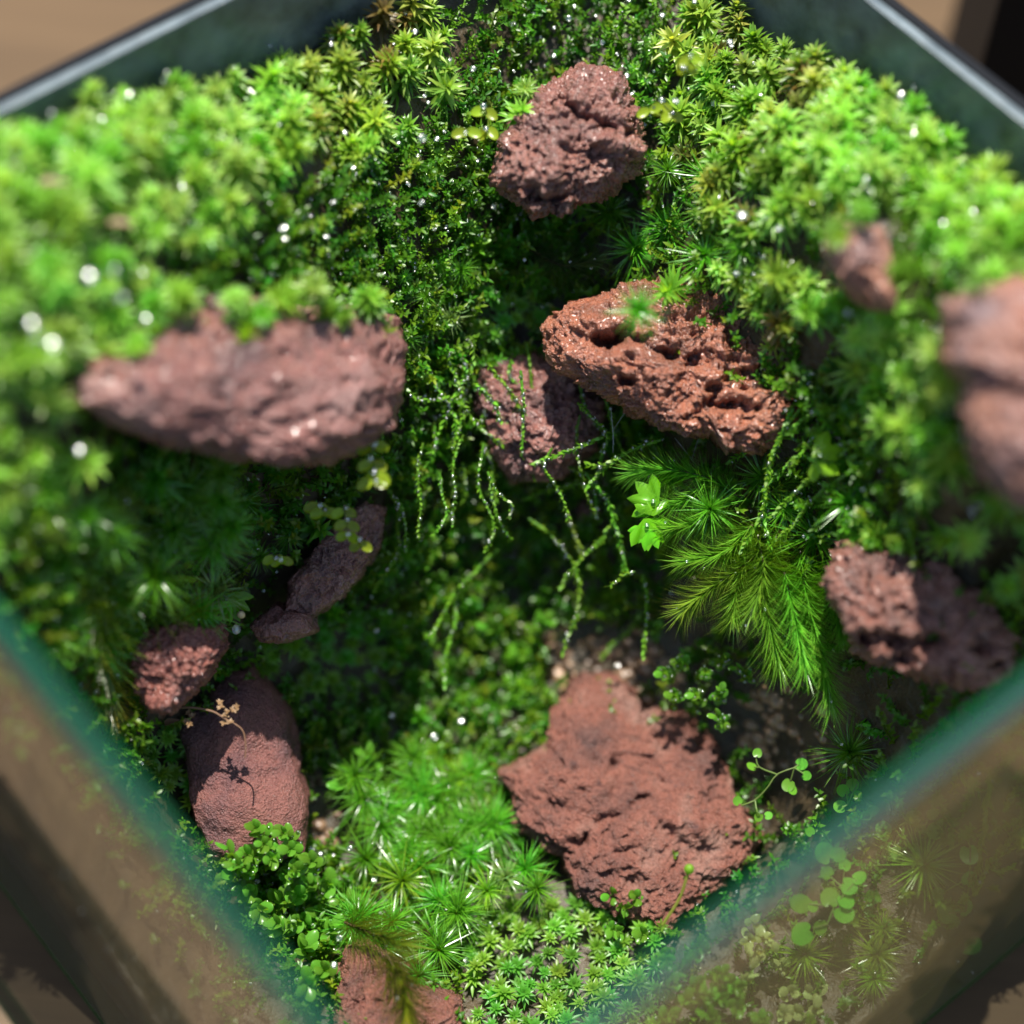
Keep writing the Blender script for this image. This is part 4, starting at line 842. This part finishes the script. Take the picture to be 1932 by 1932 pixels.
# leafy sprigs: oval see-through leaves, each leaf its own part
def oval(L, W, cup=0.15):
    V = [(0, 0, 0)]; k = 9; F = []
    for i in range(k):
        t = i / (k - 1) * math.pi; x = L * (0.5 - 0.5 * math.cos(t)); w = W * math.sin(t) ** 1.15 if 0 < i < k - 1 else 0
        V += [(x, -w, cup * w), (x, 0, 0.0 - 0.12 * L * math.sin(t)), (x, w, cup * w)]
    V = np.array(V); 
    for i in range(k - 1):
        a, b = 1 + i * 3, 4 + i * 3
        for j in (0, 1): F += [(a + j, b + j, b + j + 1), (a + j, b + j + 1, a + j + 1)]
    return V, np.array(F)
def colmesh(name, VF, c, mat):
    C = np.tile(np.array(c, float), (len(VF[0]), 1)); return mesh_np(name, VF[0], VF[1], C, mat)
OV = {k: colmesh('leaf', oval(0.165, 0.055), c, MAT_CLEAR) for k, c in (('fresh', (0.13, 0.33, 0.03)), ('pale', (0.42, 0.52, 0.2)), ('lime', (0.3, 0.42, 0.02)))}
def sprig(base, tip, label, group, kind='fresh', n=11, s=1.0, dew=4):
    mid = (base + tip) / 2 + rng.normal(0, .05, 3); path = smooth_path([base, mid, tip], 14); org = base.copy()
    st = obj_np('leafy_sprig', tube(path - org, 0.012, 0.007, (0.12, 0.2, 0.03), 5), MAT_LEAF, None, org); tag(st, label, 'plant', group)
    T = np.gradient(path, axis=0)
    for i in range(n):
        q = 0.2 + 0.8 * (i / max(n - 1, 1)); j = int(q * 13); fr = frame_from(T[j], i * GA); a = math.radians(U_(35, 80) * (1.1 - .5 * q))
        d = fr[:, 2] * math.cos(a) + fr[:, 0] * math.sin(a); lf = link('leaf', OV[kind], st); y = np.cross(fr[:, 0], d); y /= np.linalg.norm(y); z = np.cross(d, y)
        A = np.eye(4); A[:3, :3] = np.column_stack([d, y, z]) * s * U_(.8, 1.25); A[:3, 3] = path[j] - org; lf.matrix_local = Matrix(A.tolist())
        if i < dew: DEW.append((path[j] + d * s * .12 + np.array([0, 0, .02]), U_(.014, .03)))
def sprigs(lst, label, group, **kw):
    for (x, y, d) in lst:
        t = PT(x, y, d, 0.8 if d >= 40 else 0.25); b = t + np.array([U_(-.2, .2), U_(0, .3), -U_(.35, .6)]); sprig(b, t, label.split(' sprig ')[0] + ' sprig ' + whereabouts(x, y), group, **kw)
sprigs([(480, 1560, 27.2), (530, 1570, 27.2), (460, 1610, 27.1), (510, 1620, 27.1), (545, 1600, 27.2), (495, 1590, 27.1), (440, 1630, 27.0), (560, 1640, 27.1), (430, 1600, 27.1), (585, 1620, 27.2)], 'upright leafy sprig at the foot of the elongated rock', 'sprigs at the elongated rock')
sprigs([(430, 1650, 40), (470, 1680, 40), (530, 1690, 40), (580, 1660, 40), (620, 1670, 40), (640, 1700, 40), (600, 1720, 40), (560, 1740, 40), (520, 1740, 40), (580, 1780, 40), (630, 1750, 40), (490, 1720, 40), (540, 1650, 40), (610, 1830, 40), (580, 1860, 40), (560, 1690, 40)], 'broad-leaved pale green sprig in the clump by the left pane', 'sprigs by the left pane', s=1.2)
sprigs([(1250, 1270, 28.2), (1290, 1250, 28.2), (1330, 1270, 28.1), (1360, 1300, 28.0), (1390, 1260, 28.1), (1310, 1310, 28.1), (1270, 1310, 28.2), (1350, 1350, 27.9), (1370, 1240, 28.2)], 'dewy round-leaved sprig in the clump above the flat floor rock', 'sprigs above the flat rock', dew=9, s=.85)
sprigs([(1150, 1690, 40), (1180, 1720, 40), (1200, 1690, 40), (1170, 1760, 40), (1210, 1760, 40)], 'leafy sprig with rounded leaves at the lower end of the flat rock', 'sprigs below the flat rock', s=.9)
sprigs([(1030, 1170, 40), (980, 1230, 40), (920, 1180, 40), (640, 1480, 40), (690, 1420, 40)], 'vivid green broad-leaved sprig deep on the shaded floor', 'sprigs on the shaded floor', s=1.3, dew=6)
sprigs([(*z5(440, 1510), 26.9), (*z5(500, 1420), 27.0), (*z5(570, 1480), 27.0), (*z5(520, 1560), 26.9), (*z5(610, 1550), 27.0), (*z5(700, 1760), 26.9), (*z5(790, 1770), 27.0), (*z5(650, 1880), 26.8), (*z5(740, 1880), 26.9), (*z5(830, 1850), 27.0), (*z5(480, 1640), 26.7)],
       'pale translucent oval-leaved sprig seen through the right pane', 'pale sprigs behind the right pane', kind='pale', n=5, s=1.0, dew=1)
sprigs([(*z5(x, y), 26.6) for x, y in ((60, 1700), (130, 1620), (200, 1700), (260, 1760), (120, 1800), (330, 1800), (400, 1850), (60, 1880), (240, 1880), (180, 1560), (330, 1650), (420, 1750), (520, 1900), (30, 1600))], 'low leafy sprig in the blurred clump behind the right pane', 'sprigs low behind the right pane', s=.95, dew=3)
# yellow leaf chains, their backlit glow put into the leaf colour
def chain(pts, rs, label):
    W_ = [P(*q) for q in pts]; org = W_[0]; st = obj_np('leafy_sprig', tube(smooth_path(W_, 20) - org, .011, .007, (0.2, 0.28, .03), 5), MAT_LEAF, None, org); tag(st, label, 'plant')
    for i, w in enumerate(W_):
        for sgn in (-1, 1):
            lf = link('leaf', OV['lime'], st); d = RTC * sgn * .8 - UPC * .6 + rng.normal(0, .2, 3); place_l = frame_from(-FW + rng.normal(0, .2, 3)); d /= np.linalg.norm(d)
            y = np.cross(-FW, d); y /= np.linalg.norm(y); A = np.eye(4); A[:3, :3] = np.column_stack([d, y, np.cross(d, y)]) * rs; A[:3, 3] = w - org; lf.matrix_local = Matrix(A.tolist())
        DEW.append((w - FW * .05 + rng.normal(0, .03, 3), U_(.03, .045)))
chain([(702, 838, 26.2), (703, 870, 26.2), (712, 890, 26.2), (702, 905, 26.2)], 1.25, 'sunlit yellow-green sprig with round drops under the long left rock')
chain([(648, 960, 26.6), (655, 985, 26.6), (656, 1005, 26.6), (680, 1022, 26.6)], 1.1, 'dangling see-through sprig of cupped leaves below the sunlit yellow one')
chain([(600, 950, 26.7), (612, 962, 26.7)], 1.2, 'pair of glassy rounded leaves with drops left of the dangling sprig')
chain([(517, 1050, 26.9), (530, 1053, 26.9)], 1.0, 'small glassy leaf pair in the shade by the leaning rock')
chain([(915, 205, 26.9), (920, 240, 26.9), (880, 245, 26.8)], 1.2, 'lime sprig standing in for yellow glints left of the uppermost rock')  # this and the next two sprigs are added as blurred yellow glints
chain([(1225, 205, 26.8), (1265, 212, 26.7), (1250, 195, 26.7)], 1.1, 'lime sprig standing in for yellow glints right of the uppermost rock')
chain([(1295, 120, 26.3), (1302, 105, 26.2)], 1.1, 'lime sprig standing in for yellow glints near the back corner')

# round-leaved seedlings behind and above the right glass
def round_leaf(r, lobe=True):
    k = 18; V = [(0.15 * r, 0, -0.03 * r)]; 
    for i in range(k):
        t = 2 * math.pi * i / k; q = r * (1 - (0.45 * math.exp(-((t - math.pi) / 0.32) ** 2) if lobe else 0)); V.append((r * 0.9 + q * math.cos(t), q * 0.92 * math.sin(t), 0.06 * r * math.cos(2 * t)))
    F = [(0, 1 + i, 1 + (i + 1) % k) for i in range(k)]; V[0] = (r * .8, 0, -.1 * r); return np.array(V), np.array(F)
RL = [colmesh('leaf', round_leaf(1.0), (0.16, 0.46, 0.04), MAT_CLEAR), colmesh('leaf', round_leaf(1.0, False), (0.24, 0.50, 0.08), MAT_CLEAR)]
def zr(r): return r / 1.932 / 1.4658                       # picture radius in 1932 px
def clover(stems, leaves, D, label, tone=0):
    org = PB(*z5(*stems[0][0]), D); org = P(*z5(*stems[0][0]), D) if org is None else org; root = bpy.data.objects.new('seedling', None); COL.objects.link(root); root.location = org.tolist(); tag(root, label, 'plant', 'round-leaved seedlings by the right pane')
    for s in stems:
        W_ = [(PB(*z5(*q), D + U_(-.05, .05))) for q in s]; W_ = [w - org for w in W_ if w is not None]
        if len(W_) < 2: continue
        obj_np('stem', tube(smooth_path(W_, 10), .011, .009, (0.2, 0.3, .08), 5), MAT_LEAF, root)
    for (x, y, r, a) in leaves:
        lf = link('leaf', RL[tone], root); d = RTC * math.cos(a) + UPC * math.sin(a) + rng.normal(0, .15, 3); nrm = -FW + rng.normal(0, .3, 3) + np.array([0, 0, .3])
        d /= np.linalg.norm(d); yv = np.cross(nrm, d); yv /= np.linalg.norm(yv); rr = zr(r) * D / FP * 1.1
        A = np.eye(4); A[:3, :3] = np.column_stack([d, yv, np.cross(d, yv)]) * rr; pc = PB(*z5(x, y), D); pc = org if pc is None else pc; A[:3, 3] = pc - org - d * rr * .9; lf.matrix_local = Matrix(A.tolist())
clover([[(420, 765), (495, 735), (560, 670), (612, 598), (705, 562)], [(612, 598), (520, 560), (500, 515)], [(520, 560), (490, 560)], [(705, 562), (685, 630)], [(705, 562), (755, 595)], [(495, 738), (505, 795), (520, 822)], [(705, 562), (730, 545)]],
       [(402, 740, 26, 2.2), (478, 555, 28, 3.0), (507, 485, 25, 1.5), (742, 543, 32, .5), (768, 605, 26, -.2), (672, 655, 34, -2.2), (695, 680, 26, -1), (515, 825, 25, -2), (565, 818, 22, 0)], 27.9, 'branching seedling with tiny round leaves standing above the right glass edge')
clover([[(1305, 850), (1275, 800), (1255, 785)], [(1305, 850), (1400, 870), (1415, 840)], [(1305, 850), (1260, 920), (1238, 980)], [(1305, 850), (1230, 895)], [(1305, 850), (1330, 890), (1340, 1000)]],
       [(1225, 780, 32, 2.9), (1268, 765, 28, 1.2), (1182, 890, 42, 3.1), (1445, 810, 34, .8), (1455, 902, 44, -.6), (1212, 1010, 26, -2.2), (1248, 1025, 38, -1.2), (1340, 830, 40, .2)], 27.7, 'seedling with paired folded leaves seen sharply through the right pane', 1)
clover([[(880, 1400), (920, 1300), (960, 1200), (975, 1085)], [(920, 1300), (780, 1290)], [(920, 1300), (1040, 1160)], [(880, 1400), (800, 1420)], [(960, 1200), (880, 1130)]],
       [(880, 1125, 36, 2.5), (975, 1085, 32, 1.2), (1050, 1150, 40, .5), (995, 1195, 46, -.3), (980, 1270, 46, -.6), (740, 1290, 52, 3), (805, 1300, 32, -2), (895, 1260, 52, 1.8), (970, 1335, 56, -.8), (750, 1450, 62, 3.6), (845, 1415, 40, -1.5), (870, 1020, 60, 2.0), (940, 1030, 40, .8)], 26.9, 'cluster of larger round fresh leaves seen through the right pane', 0)
clover([[(1640, 1500), (1620, 1330), (1640, 1150), (1640, 960), (1560, 900), (1500, 810)], [(1620, 1330), (1530, 1340)], [(1640, 1150), (1480, 1240)], [(1640, 1500), (1700, 1480)], [(1620, 1330), (1700, 1320), (1780, 1330)]],
       [(1530, 1340, 58, 3), (1610, 1310, 46, 1), (1640, 1025, 50, -1.5), (1705, 1470, 60, 0), (1660, 1490, 46, 3.6), (1475, 1240, 36, 2.8), (1640, 1160, 42, 1), (1660, 1380, 36, .3), (1785, 1330, 36, 0)], 28.4, 'blurred bluish round-leaved seedling far inside the right pane', 0)
clover([[(990, 760), (985, 690)], [(990, 760), (1040, 650)], [(990, 760), (960, 775)]], [(965, 685, 34, 2), (1015, 655, 34, 1), (950, 770, 34, 3), (1040, 710, 26, 0)], 27.6, 'seedling leaves glimpsed through the green glass edge')
clover([[(1110, 840), (1120, 800)], [(1110, 840), (1040, 840)]], [(1125, 795, 34, 1), (1030, 840, 40, 3), (790, 905, 26, 2)], 27.4, 'dim round leaves just below the right glass edge')

# bright fan-shaped lobed leaves
def fan(name, r, lobes, spread, c):
    V = [(0, 0, 0)]; k = lobes * 4; F = []; 
    for i in range(k + 1):
        t = -spread + 2 * spread * i / k; w = 0.5 + 0.5 * math.cos((i % 4) / 4 * 2 * math.pi); q = r * (0.68 + 0.32 * (1 - w)) * (1 - .12 * abs(t) / spread)
        V += [(q * .5 * math.cos(t), q * .5 * math.sin(t), 0.06 * r * math.sin(t * 4)), (q * math.cos(t), q * math.sin(t), -.12 * r + .05 * r * math.sin(i))]
    for i in range(k): a = 1 + 2 * i; F += [(0, a, a + 2), (a, a + 1, a + 3), (a, a + 3, a + 2)]
    return colmesh(name, (np.array(V), np.array(F)), c, MAT_CLEAR)
def fan_leaf(px_, py_, D_, r, ang, lobes, label, c=(0.16, 0.46, 0.012)):
    p = P(px_, py_, D_); root = bpy.data.objects.new('fan_leaf', None); COL.objects.link(root); root.location = p.tolist(); tag(root, label, 'leaf')
    for k, (off, a, rr) in enumerate(((0, 0, 1), (0.25, -1.0, .75))):
        d = RTC * math.cos(ang + a) + UPC * math.sin(ang + a); nrm = -FW + rng.normal(0, .2, 3); y = np.cross(nrm, d); y /= np.linalg.norm(y)
        o = link('leaf_lobe', fan('leaf_lobe', r * rr, lobes, 1.2, c), root); A = np.eye(4); A[:3, :3] = np.column_stack([d, y, np.cross(d, y)]); A[:3, 3] = -d * r * .2 - UPC * off * r; o.matrix_local = Matrix(A.tolist())
    obj_np('stalk', tube([np.zeros(3), -d * r * .5 + FW * .3], .02, .015, (0.15, .3, .03), 5), MAT_LEAF, root)
    DEW.append((p - FW * .05, .03))
fan_leaf(1232, 945, 27.5, .42, 2.7, 4, 'vivid green fan-shaped leaf with toothed edge on the plume cluster')
fan_leaf(1220, 990, 27.5, .42, -1.1, 4, 'vivid green finger-lobed leaf just under the toothed fan leaf')
fan_leaf(1545, 858, 26.4, .42, 0.2, 3, 'bright lime pointed leaf with dewdrops right of the crevassed rock', (0.25, 0.46, 0.02))
fan_leaf(430, 1130, 27.3, .4, -1.1, 5, 'small lobed green frond above the clear drop by the speckled rock')

# dry bits, fibres, drops
tw = [(*z3(860, 255), 27.1), (*z3(1000, 240), 27.0), (*z3(1130, 260), 27.0), (*z3(1200, 300), 27.0), (*z3(1290, 355), 27.0), (*z3(1312, 430), 27.0), (*z3(1310, 510), 27.0)]
W_ = [P(*q) for q in tw]; org = W_[0]; root = bpy.data.objects.new('dry_twig', None); COL.objects.link(root); root.location = org.tolist(); tag(root, 'withered brown twig with tiny dried flowers over the elongated rock', 'twig')
obj_np('stem', tube(smooth_path(W_, 24) - org, .016, .009, (0, 0, 0), 5), MAT_TWIG, root)
for (x, y) in ((1175, 215), (1180, 240), (1215, 265), (1245, 255), (1265, 240), (1260, 265), (1195, 325), (1230, 320), (1010, 270), (995, 320), (1030, 290), (1012, 330), (1205, 285)):
    p = P(*z3(x, y), 27.0 + U_(-.05, .05)) - org; g = []
    for k in range(5): g.append(put(leaf(.06, .02, .3, .3, .7, 2, (0, 0, 0), (0, 0, 0)), k * 1.257 + U_(0, 1), math.radians(U_(10, 60)), p))
    obj_np('dried_flower', cat_geo(g), MAT_DRYLEAF, root)
for x, y, a in ((880, 330, .3), (860, 300, 1.2), (985, 215, .8), (930, 270, 2.0)):
    p = P(*z3(x, y), 27.2) - org; obj_np('dried_leaf', put(leaf(.2, .05, .6, .4, .7, 3, (0, 0, 0), (0, 0, 0)), a, .6, p), MAT_TWIG, root)
def bit(name, px_, py_, D_, L, W, mat, label, cat, az, el):
    p = PT(px_, py_, D_, .75); o = obj_np(name, put(leaf(L, W, .5, .35, .8, 4, (0, 0, 0), (0, 0, 0)), az, el, np.zeros(3)), mat, None, p); tag(o, label, cat)
bit('withered_leaf', 425, 18, 40, .45, .12, MAT_PALE, 'pale withered leaf curling up by the left back wall', 'leaf', -0.6, .5)
bit('withered_leaf', 1650, 75, 40, .34, .06, MAT_DRYLEAF, 'orange-brown withered leaf tip by the right back wall', 'leaf', 0.4, .5)
bit('withered_leaf', 1610, 110, 40, .3, .05, MAT_DRYLEAF, 'orange-brown withered leaf just below the one at the right wall', 'leaf', 1.4, .6)
bit('withered_leaf', 1570, 30, 40, .3, .05, MAT_DRYLEAF, 'amber withered moss tip near the back corner', 'leaf', 1.0, .7)
bit('withered_leaf', 75, 345, 40, .32, .05, MAT_DRYLEAF, 'rust-coloured withered leaf in the left bank at the wall', 'leaf', .2, .2)
bit('withered_leaf', 205, 420, 40, .3, .045, MAT_DRYLEAF, 'rust-coloured withered leaf deep in the left bank', 'leaf', .1, .2)
bit('withered_leaf', 1790, 945, 40, .22, .03, MAT_DRYLEAF, 'thin tan withered leaf left of the big grey rock', 'leaf', 2.2, .7)
rf = smooth_path([P(*z5(1725, 855), 27.9), P(*z5(1770, 840), 27.9), P(*z5(1830, 775), 27.9)], 12)
tag(obj_np('red_fibre', tube(rf - rf[0], .008, .006, (0, 0, 0), 5), MAT_RED, None, rf[0]), 'thin red fibre among strands behind the right pane', 'fibre')
sk_ = bpy.data.objects.new('spider_silk', None); COL.objects.link(sk_); o0_ = P(1160, 790, 27.9); sk_.location = o0_.tolist(); tag(sk_, 'faint spider threads stretched under the crevassed rock', 'cobweb')
for a, b in (((1430, 450), (1445, 640)), ((1500, 470), (1440, 560)), ((1770, 600), (1880, 740)), ((1900, 590), (1860, 720)), ((1440, 560), (1440, 680))):
    obj_np('thread', tube(smooth_path([P(*z6(*a), 27.8) - o0_, P(*z6(*b), 27.9) - o0_], 6), .0022, .0022, (0, 0, 0), 3), MAT_SILK, sk_)
dr = P(446, 1188, 27.2); big = link('water_drop', mesh_np('water_drop', ICO[5][0] * [.055, .055, .065], ICO[5][1], None, MAT_WATER), None, dr); tag(big, 'single clear water drop hanging under the lobed frond at the speckled rock', 'drop')
gp = P(455, 1160, 27.3); o = link('tan_seed', mesh_np('tan_seed', ICO[5][0] * [.05, .04, .06], ICO[5][1], None, MAT_PALE), None, gp); tag(o, 'tan seed husk just above the hanging clear drop', 'seed')
# capsules on stalks near the flat rock
cb = P(1250, 1745, 26.9); cm_ = P(1300, 1640, 26.7); root = obj_np('capsule_stalk', tube(smooth_path([cb, (cb + cm_) / 2 + [.05, 0, 0], cm_], 10) - cb, .022, .018, (0.25, .28, .04), 6), MAT_LEAF, None, cb)
tag(root, 'yellow-green stalk with a round bud leaning on the flat floor rock', 'plant')
bud = colmesh('bud', (ICO[5][0] * [.06, .06, .075], ICO[5][1]), (.2, .36, .03), MAT_CLEAR); b1 = link('bud', bud, root, cm_ - cb)
# gravel on the floor of the hollow
gv_ = []
for (x, y, r) in [(U_(1000, 1260), U_(1170, 1330), U_(.05, .16)) for _ in range(70)] + [(U_(1380, 1560), U_(1290, 1450), U_(.05, .14)) for _ in range(60)] + [(U_(580, 720), U_(1450, 1640), U_(.04, .12)) for _ in range(50)] + [(U_(640, 1000), U_(1330, 1470), U_(.04, .1)) for _ in range(30)]:
    p = on_soil(x, y); S_, F_2 = SD; q = S_ * (1 + .25 * fbm(S_ * 1.3 + x, 2))[:, None] * np.array([1, U_(.7, 1), U_(.5, .8)]) * r; gv_.append((q + p + [0, 0, r * .2], F_2, np.ones((len(q), 3))))
tag(obj_np('gravel', cat_geo(gv_), MAT_GRAVEL), 'wet tan and grey gravel between the floor moss', 'gravel', None, 'stuff')
# specks of dirt on the panes
sp = []
for (x, y) in ((98, 2267), (178, 2417), (225, 2520), (265, 2575), (393, 2769), (300, 2625), (340, 2700), (110, 2300), (528, 2540), (545, 2450), (620, 2645)):
    dirn = P(x / 1.4658, y / 1.4658, 1.0) - CAM; u0, v0 = to_uv(CAM[0], CAM[1]); u1, v1 = to_uv(CAM[0] + dirn[0], CAM[1] + dirn[1]); t = (-0.012 - u0) / (u1 - u0); sp.append((CAM + dirn * t, U_(.004, .009)))
for (x, y) in ((1675 / 1.932 + 950, 1560 / 1.932 + 1832), (1745 / 1.932 + 950, 1640 / 1.932 + 1832), (2650, 2660), (2690, 2690), (2340, 2745)):
    dirn = P(x / 1.4658, y / 1.4658, 1.0) - CAM; u0, v0 = to_uv(CAM[0], CAM[1]); u1, v1 = to_uv(CAM[0] + dirn[0], CAM[1] + dirn[1]); t = (-0.012 - v0) / (v1 - v0); sp.append((CAM + dirn * t, U_(.004, .008)))
g = drops_geo(sp); o = obj_np('glass_specks', g, MAT_SILK, tank); o['kind'] = 'stuff'

# dew: loose drops all over the moss
FILM = []
for (x, y, d, r) in ((535, 430, 25.6, .05), (538, 450, 25.6, .04), (628, 381, 26.2, .04), (616, 446, 26.2, .04), (820, 432, 27, .03), (797, 260, 26.4, .045), (795, 382, 26.4, .045), (1275, 190, 26.6, .04), (1390, 515, 26.6, .06), (1535, 545, 25.6, .05), (1440, 425, 26.0, .08), (1400, 405, 26.0, .07), (1470, 430, 26.0, .06), (170, 520, 23.2, .06), (230, 560, 23.2, .06), (215, 510, 23.3, .05), (100, 650, 22.9, .06), (130, 670, 22.9, .06), (70, 635, 22.9, .06), (150, 850, 24, .05), (60, 610, 22.9, .05), (275, 600, 24.0, .05), (1665, 640, 25.4, .05), (1600, 590, 25.5, .05), (700, 690, 27.0, .03), (990, 490, 27.8, .03), (740, 1350, 29, .05), (870, 1360, 29, .05), (820, 1390, 29, .05), (910, 1150, 29.6, .05), (1165, 1255, 29.2, .06), (1130, 1230, 29.2, .05), (1245, 1330, 28.2, .04), (605, 1610, 27.6, .04), (660, 1600, 27.6, .04), (710, 1190, 28.6, .04), (560, 1640, 27.2, .04), (640, 1770, 27, .04), (630, 1820, 27, .04)):
    FILM.append((PT(x, y, d, .55), r * U_(.9, 1.3)))
FILM = [q for q in FILM if rng.random() < .8]
fi = rng.permutation(np.where(np.isin(typ, ['bank', 'tiny']) & inview)[0])[:380]
for i in fi: FILM.append((X[i] + np.array([U_(-.1, .1), U_(-.1, .1), U_(.3, .62)]), U_(.015, .05)))
g = []
for p, r in FILM:                      # flattened water beads, each turned between camera and sun to glint
    v = (CAM - p) / np.linalg.norm(CAM - p); h = v + S3; h = h / np.linalg.norm(h) + rng.normal(0, .15, 3)
    g.append(((SD[0] * [r, r, r * .26]) @ frame_from(h, U_(0, 6)).T + p, SD[1], np.ones((len(SD[0]), 3))))
tag(obj_np('water_film', cat_geo(g), MAT_FILM), 'flattened glinting water beads on the bank moss leaves', 'dew', None, 'stuff')
tag(obj_np('dew', drops_geo(DEW), MAT_WATER), 'sparkling dewdrops scattered over the moss', 'dew', None, 'stuff')

from collections import defaultdict
same = defaultdict(list)
for o in sc.objects:
    if o.get('label') and o.parent is None: same[o['label']].append(o)
bpy.context.view_layer.update()
for lb, os_ in same.items():                     # copies that would share a label are told apart by their place
    if 1 < len(os_) <= 4 and len(lb.split()) <= 14:
        pos = proj(np.array([o.matrix_world.translation[:] for o in os_])); sx, sy = np.ptp(pos[0]), np.ptp(pos[1])
        od = np.argsort(pos[0] if sx > sy else pos[1]); w = {2: ('left', 'right') if sx > sy else ('upper', 'lower'), 3: ('leftmost', 'middle', 'rightmost') if sx > sy else ('uppermost', 'middle', 'lowest'),
              4: ('leftmost', 'second leftmost', 'second rightmost', 'rightmost') if sx > sy else ('uppermost', 'second highest', 'second lowest', 'lowest')}[len(os_)]
        for q, j in enumerate(od): os_[j]['label'] = w[q] + ' ' + lb
for o in sc.objects:
    if o.get('label') and len(o['label'].split()) > 16: o['label'] = ' '.join(o['label'].split()[1:17])
print('drops', len(DEW), 'objects', len(bpy.data.objects), 'tris', sum(len(m.polygons) for m in bpy.data.meshes))
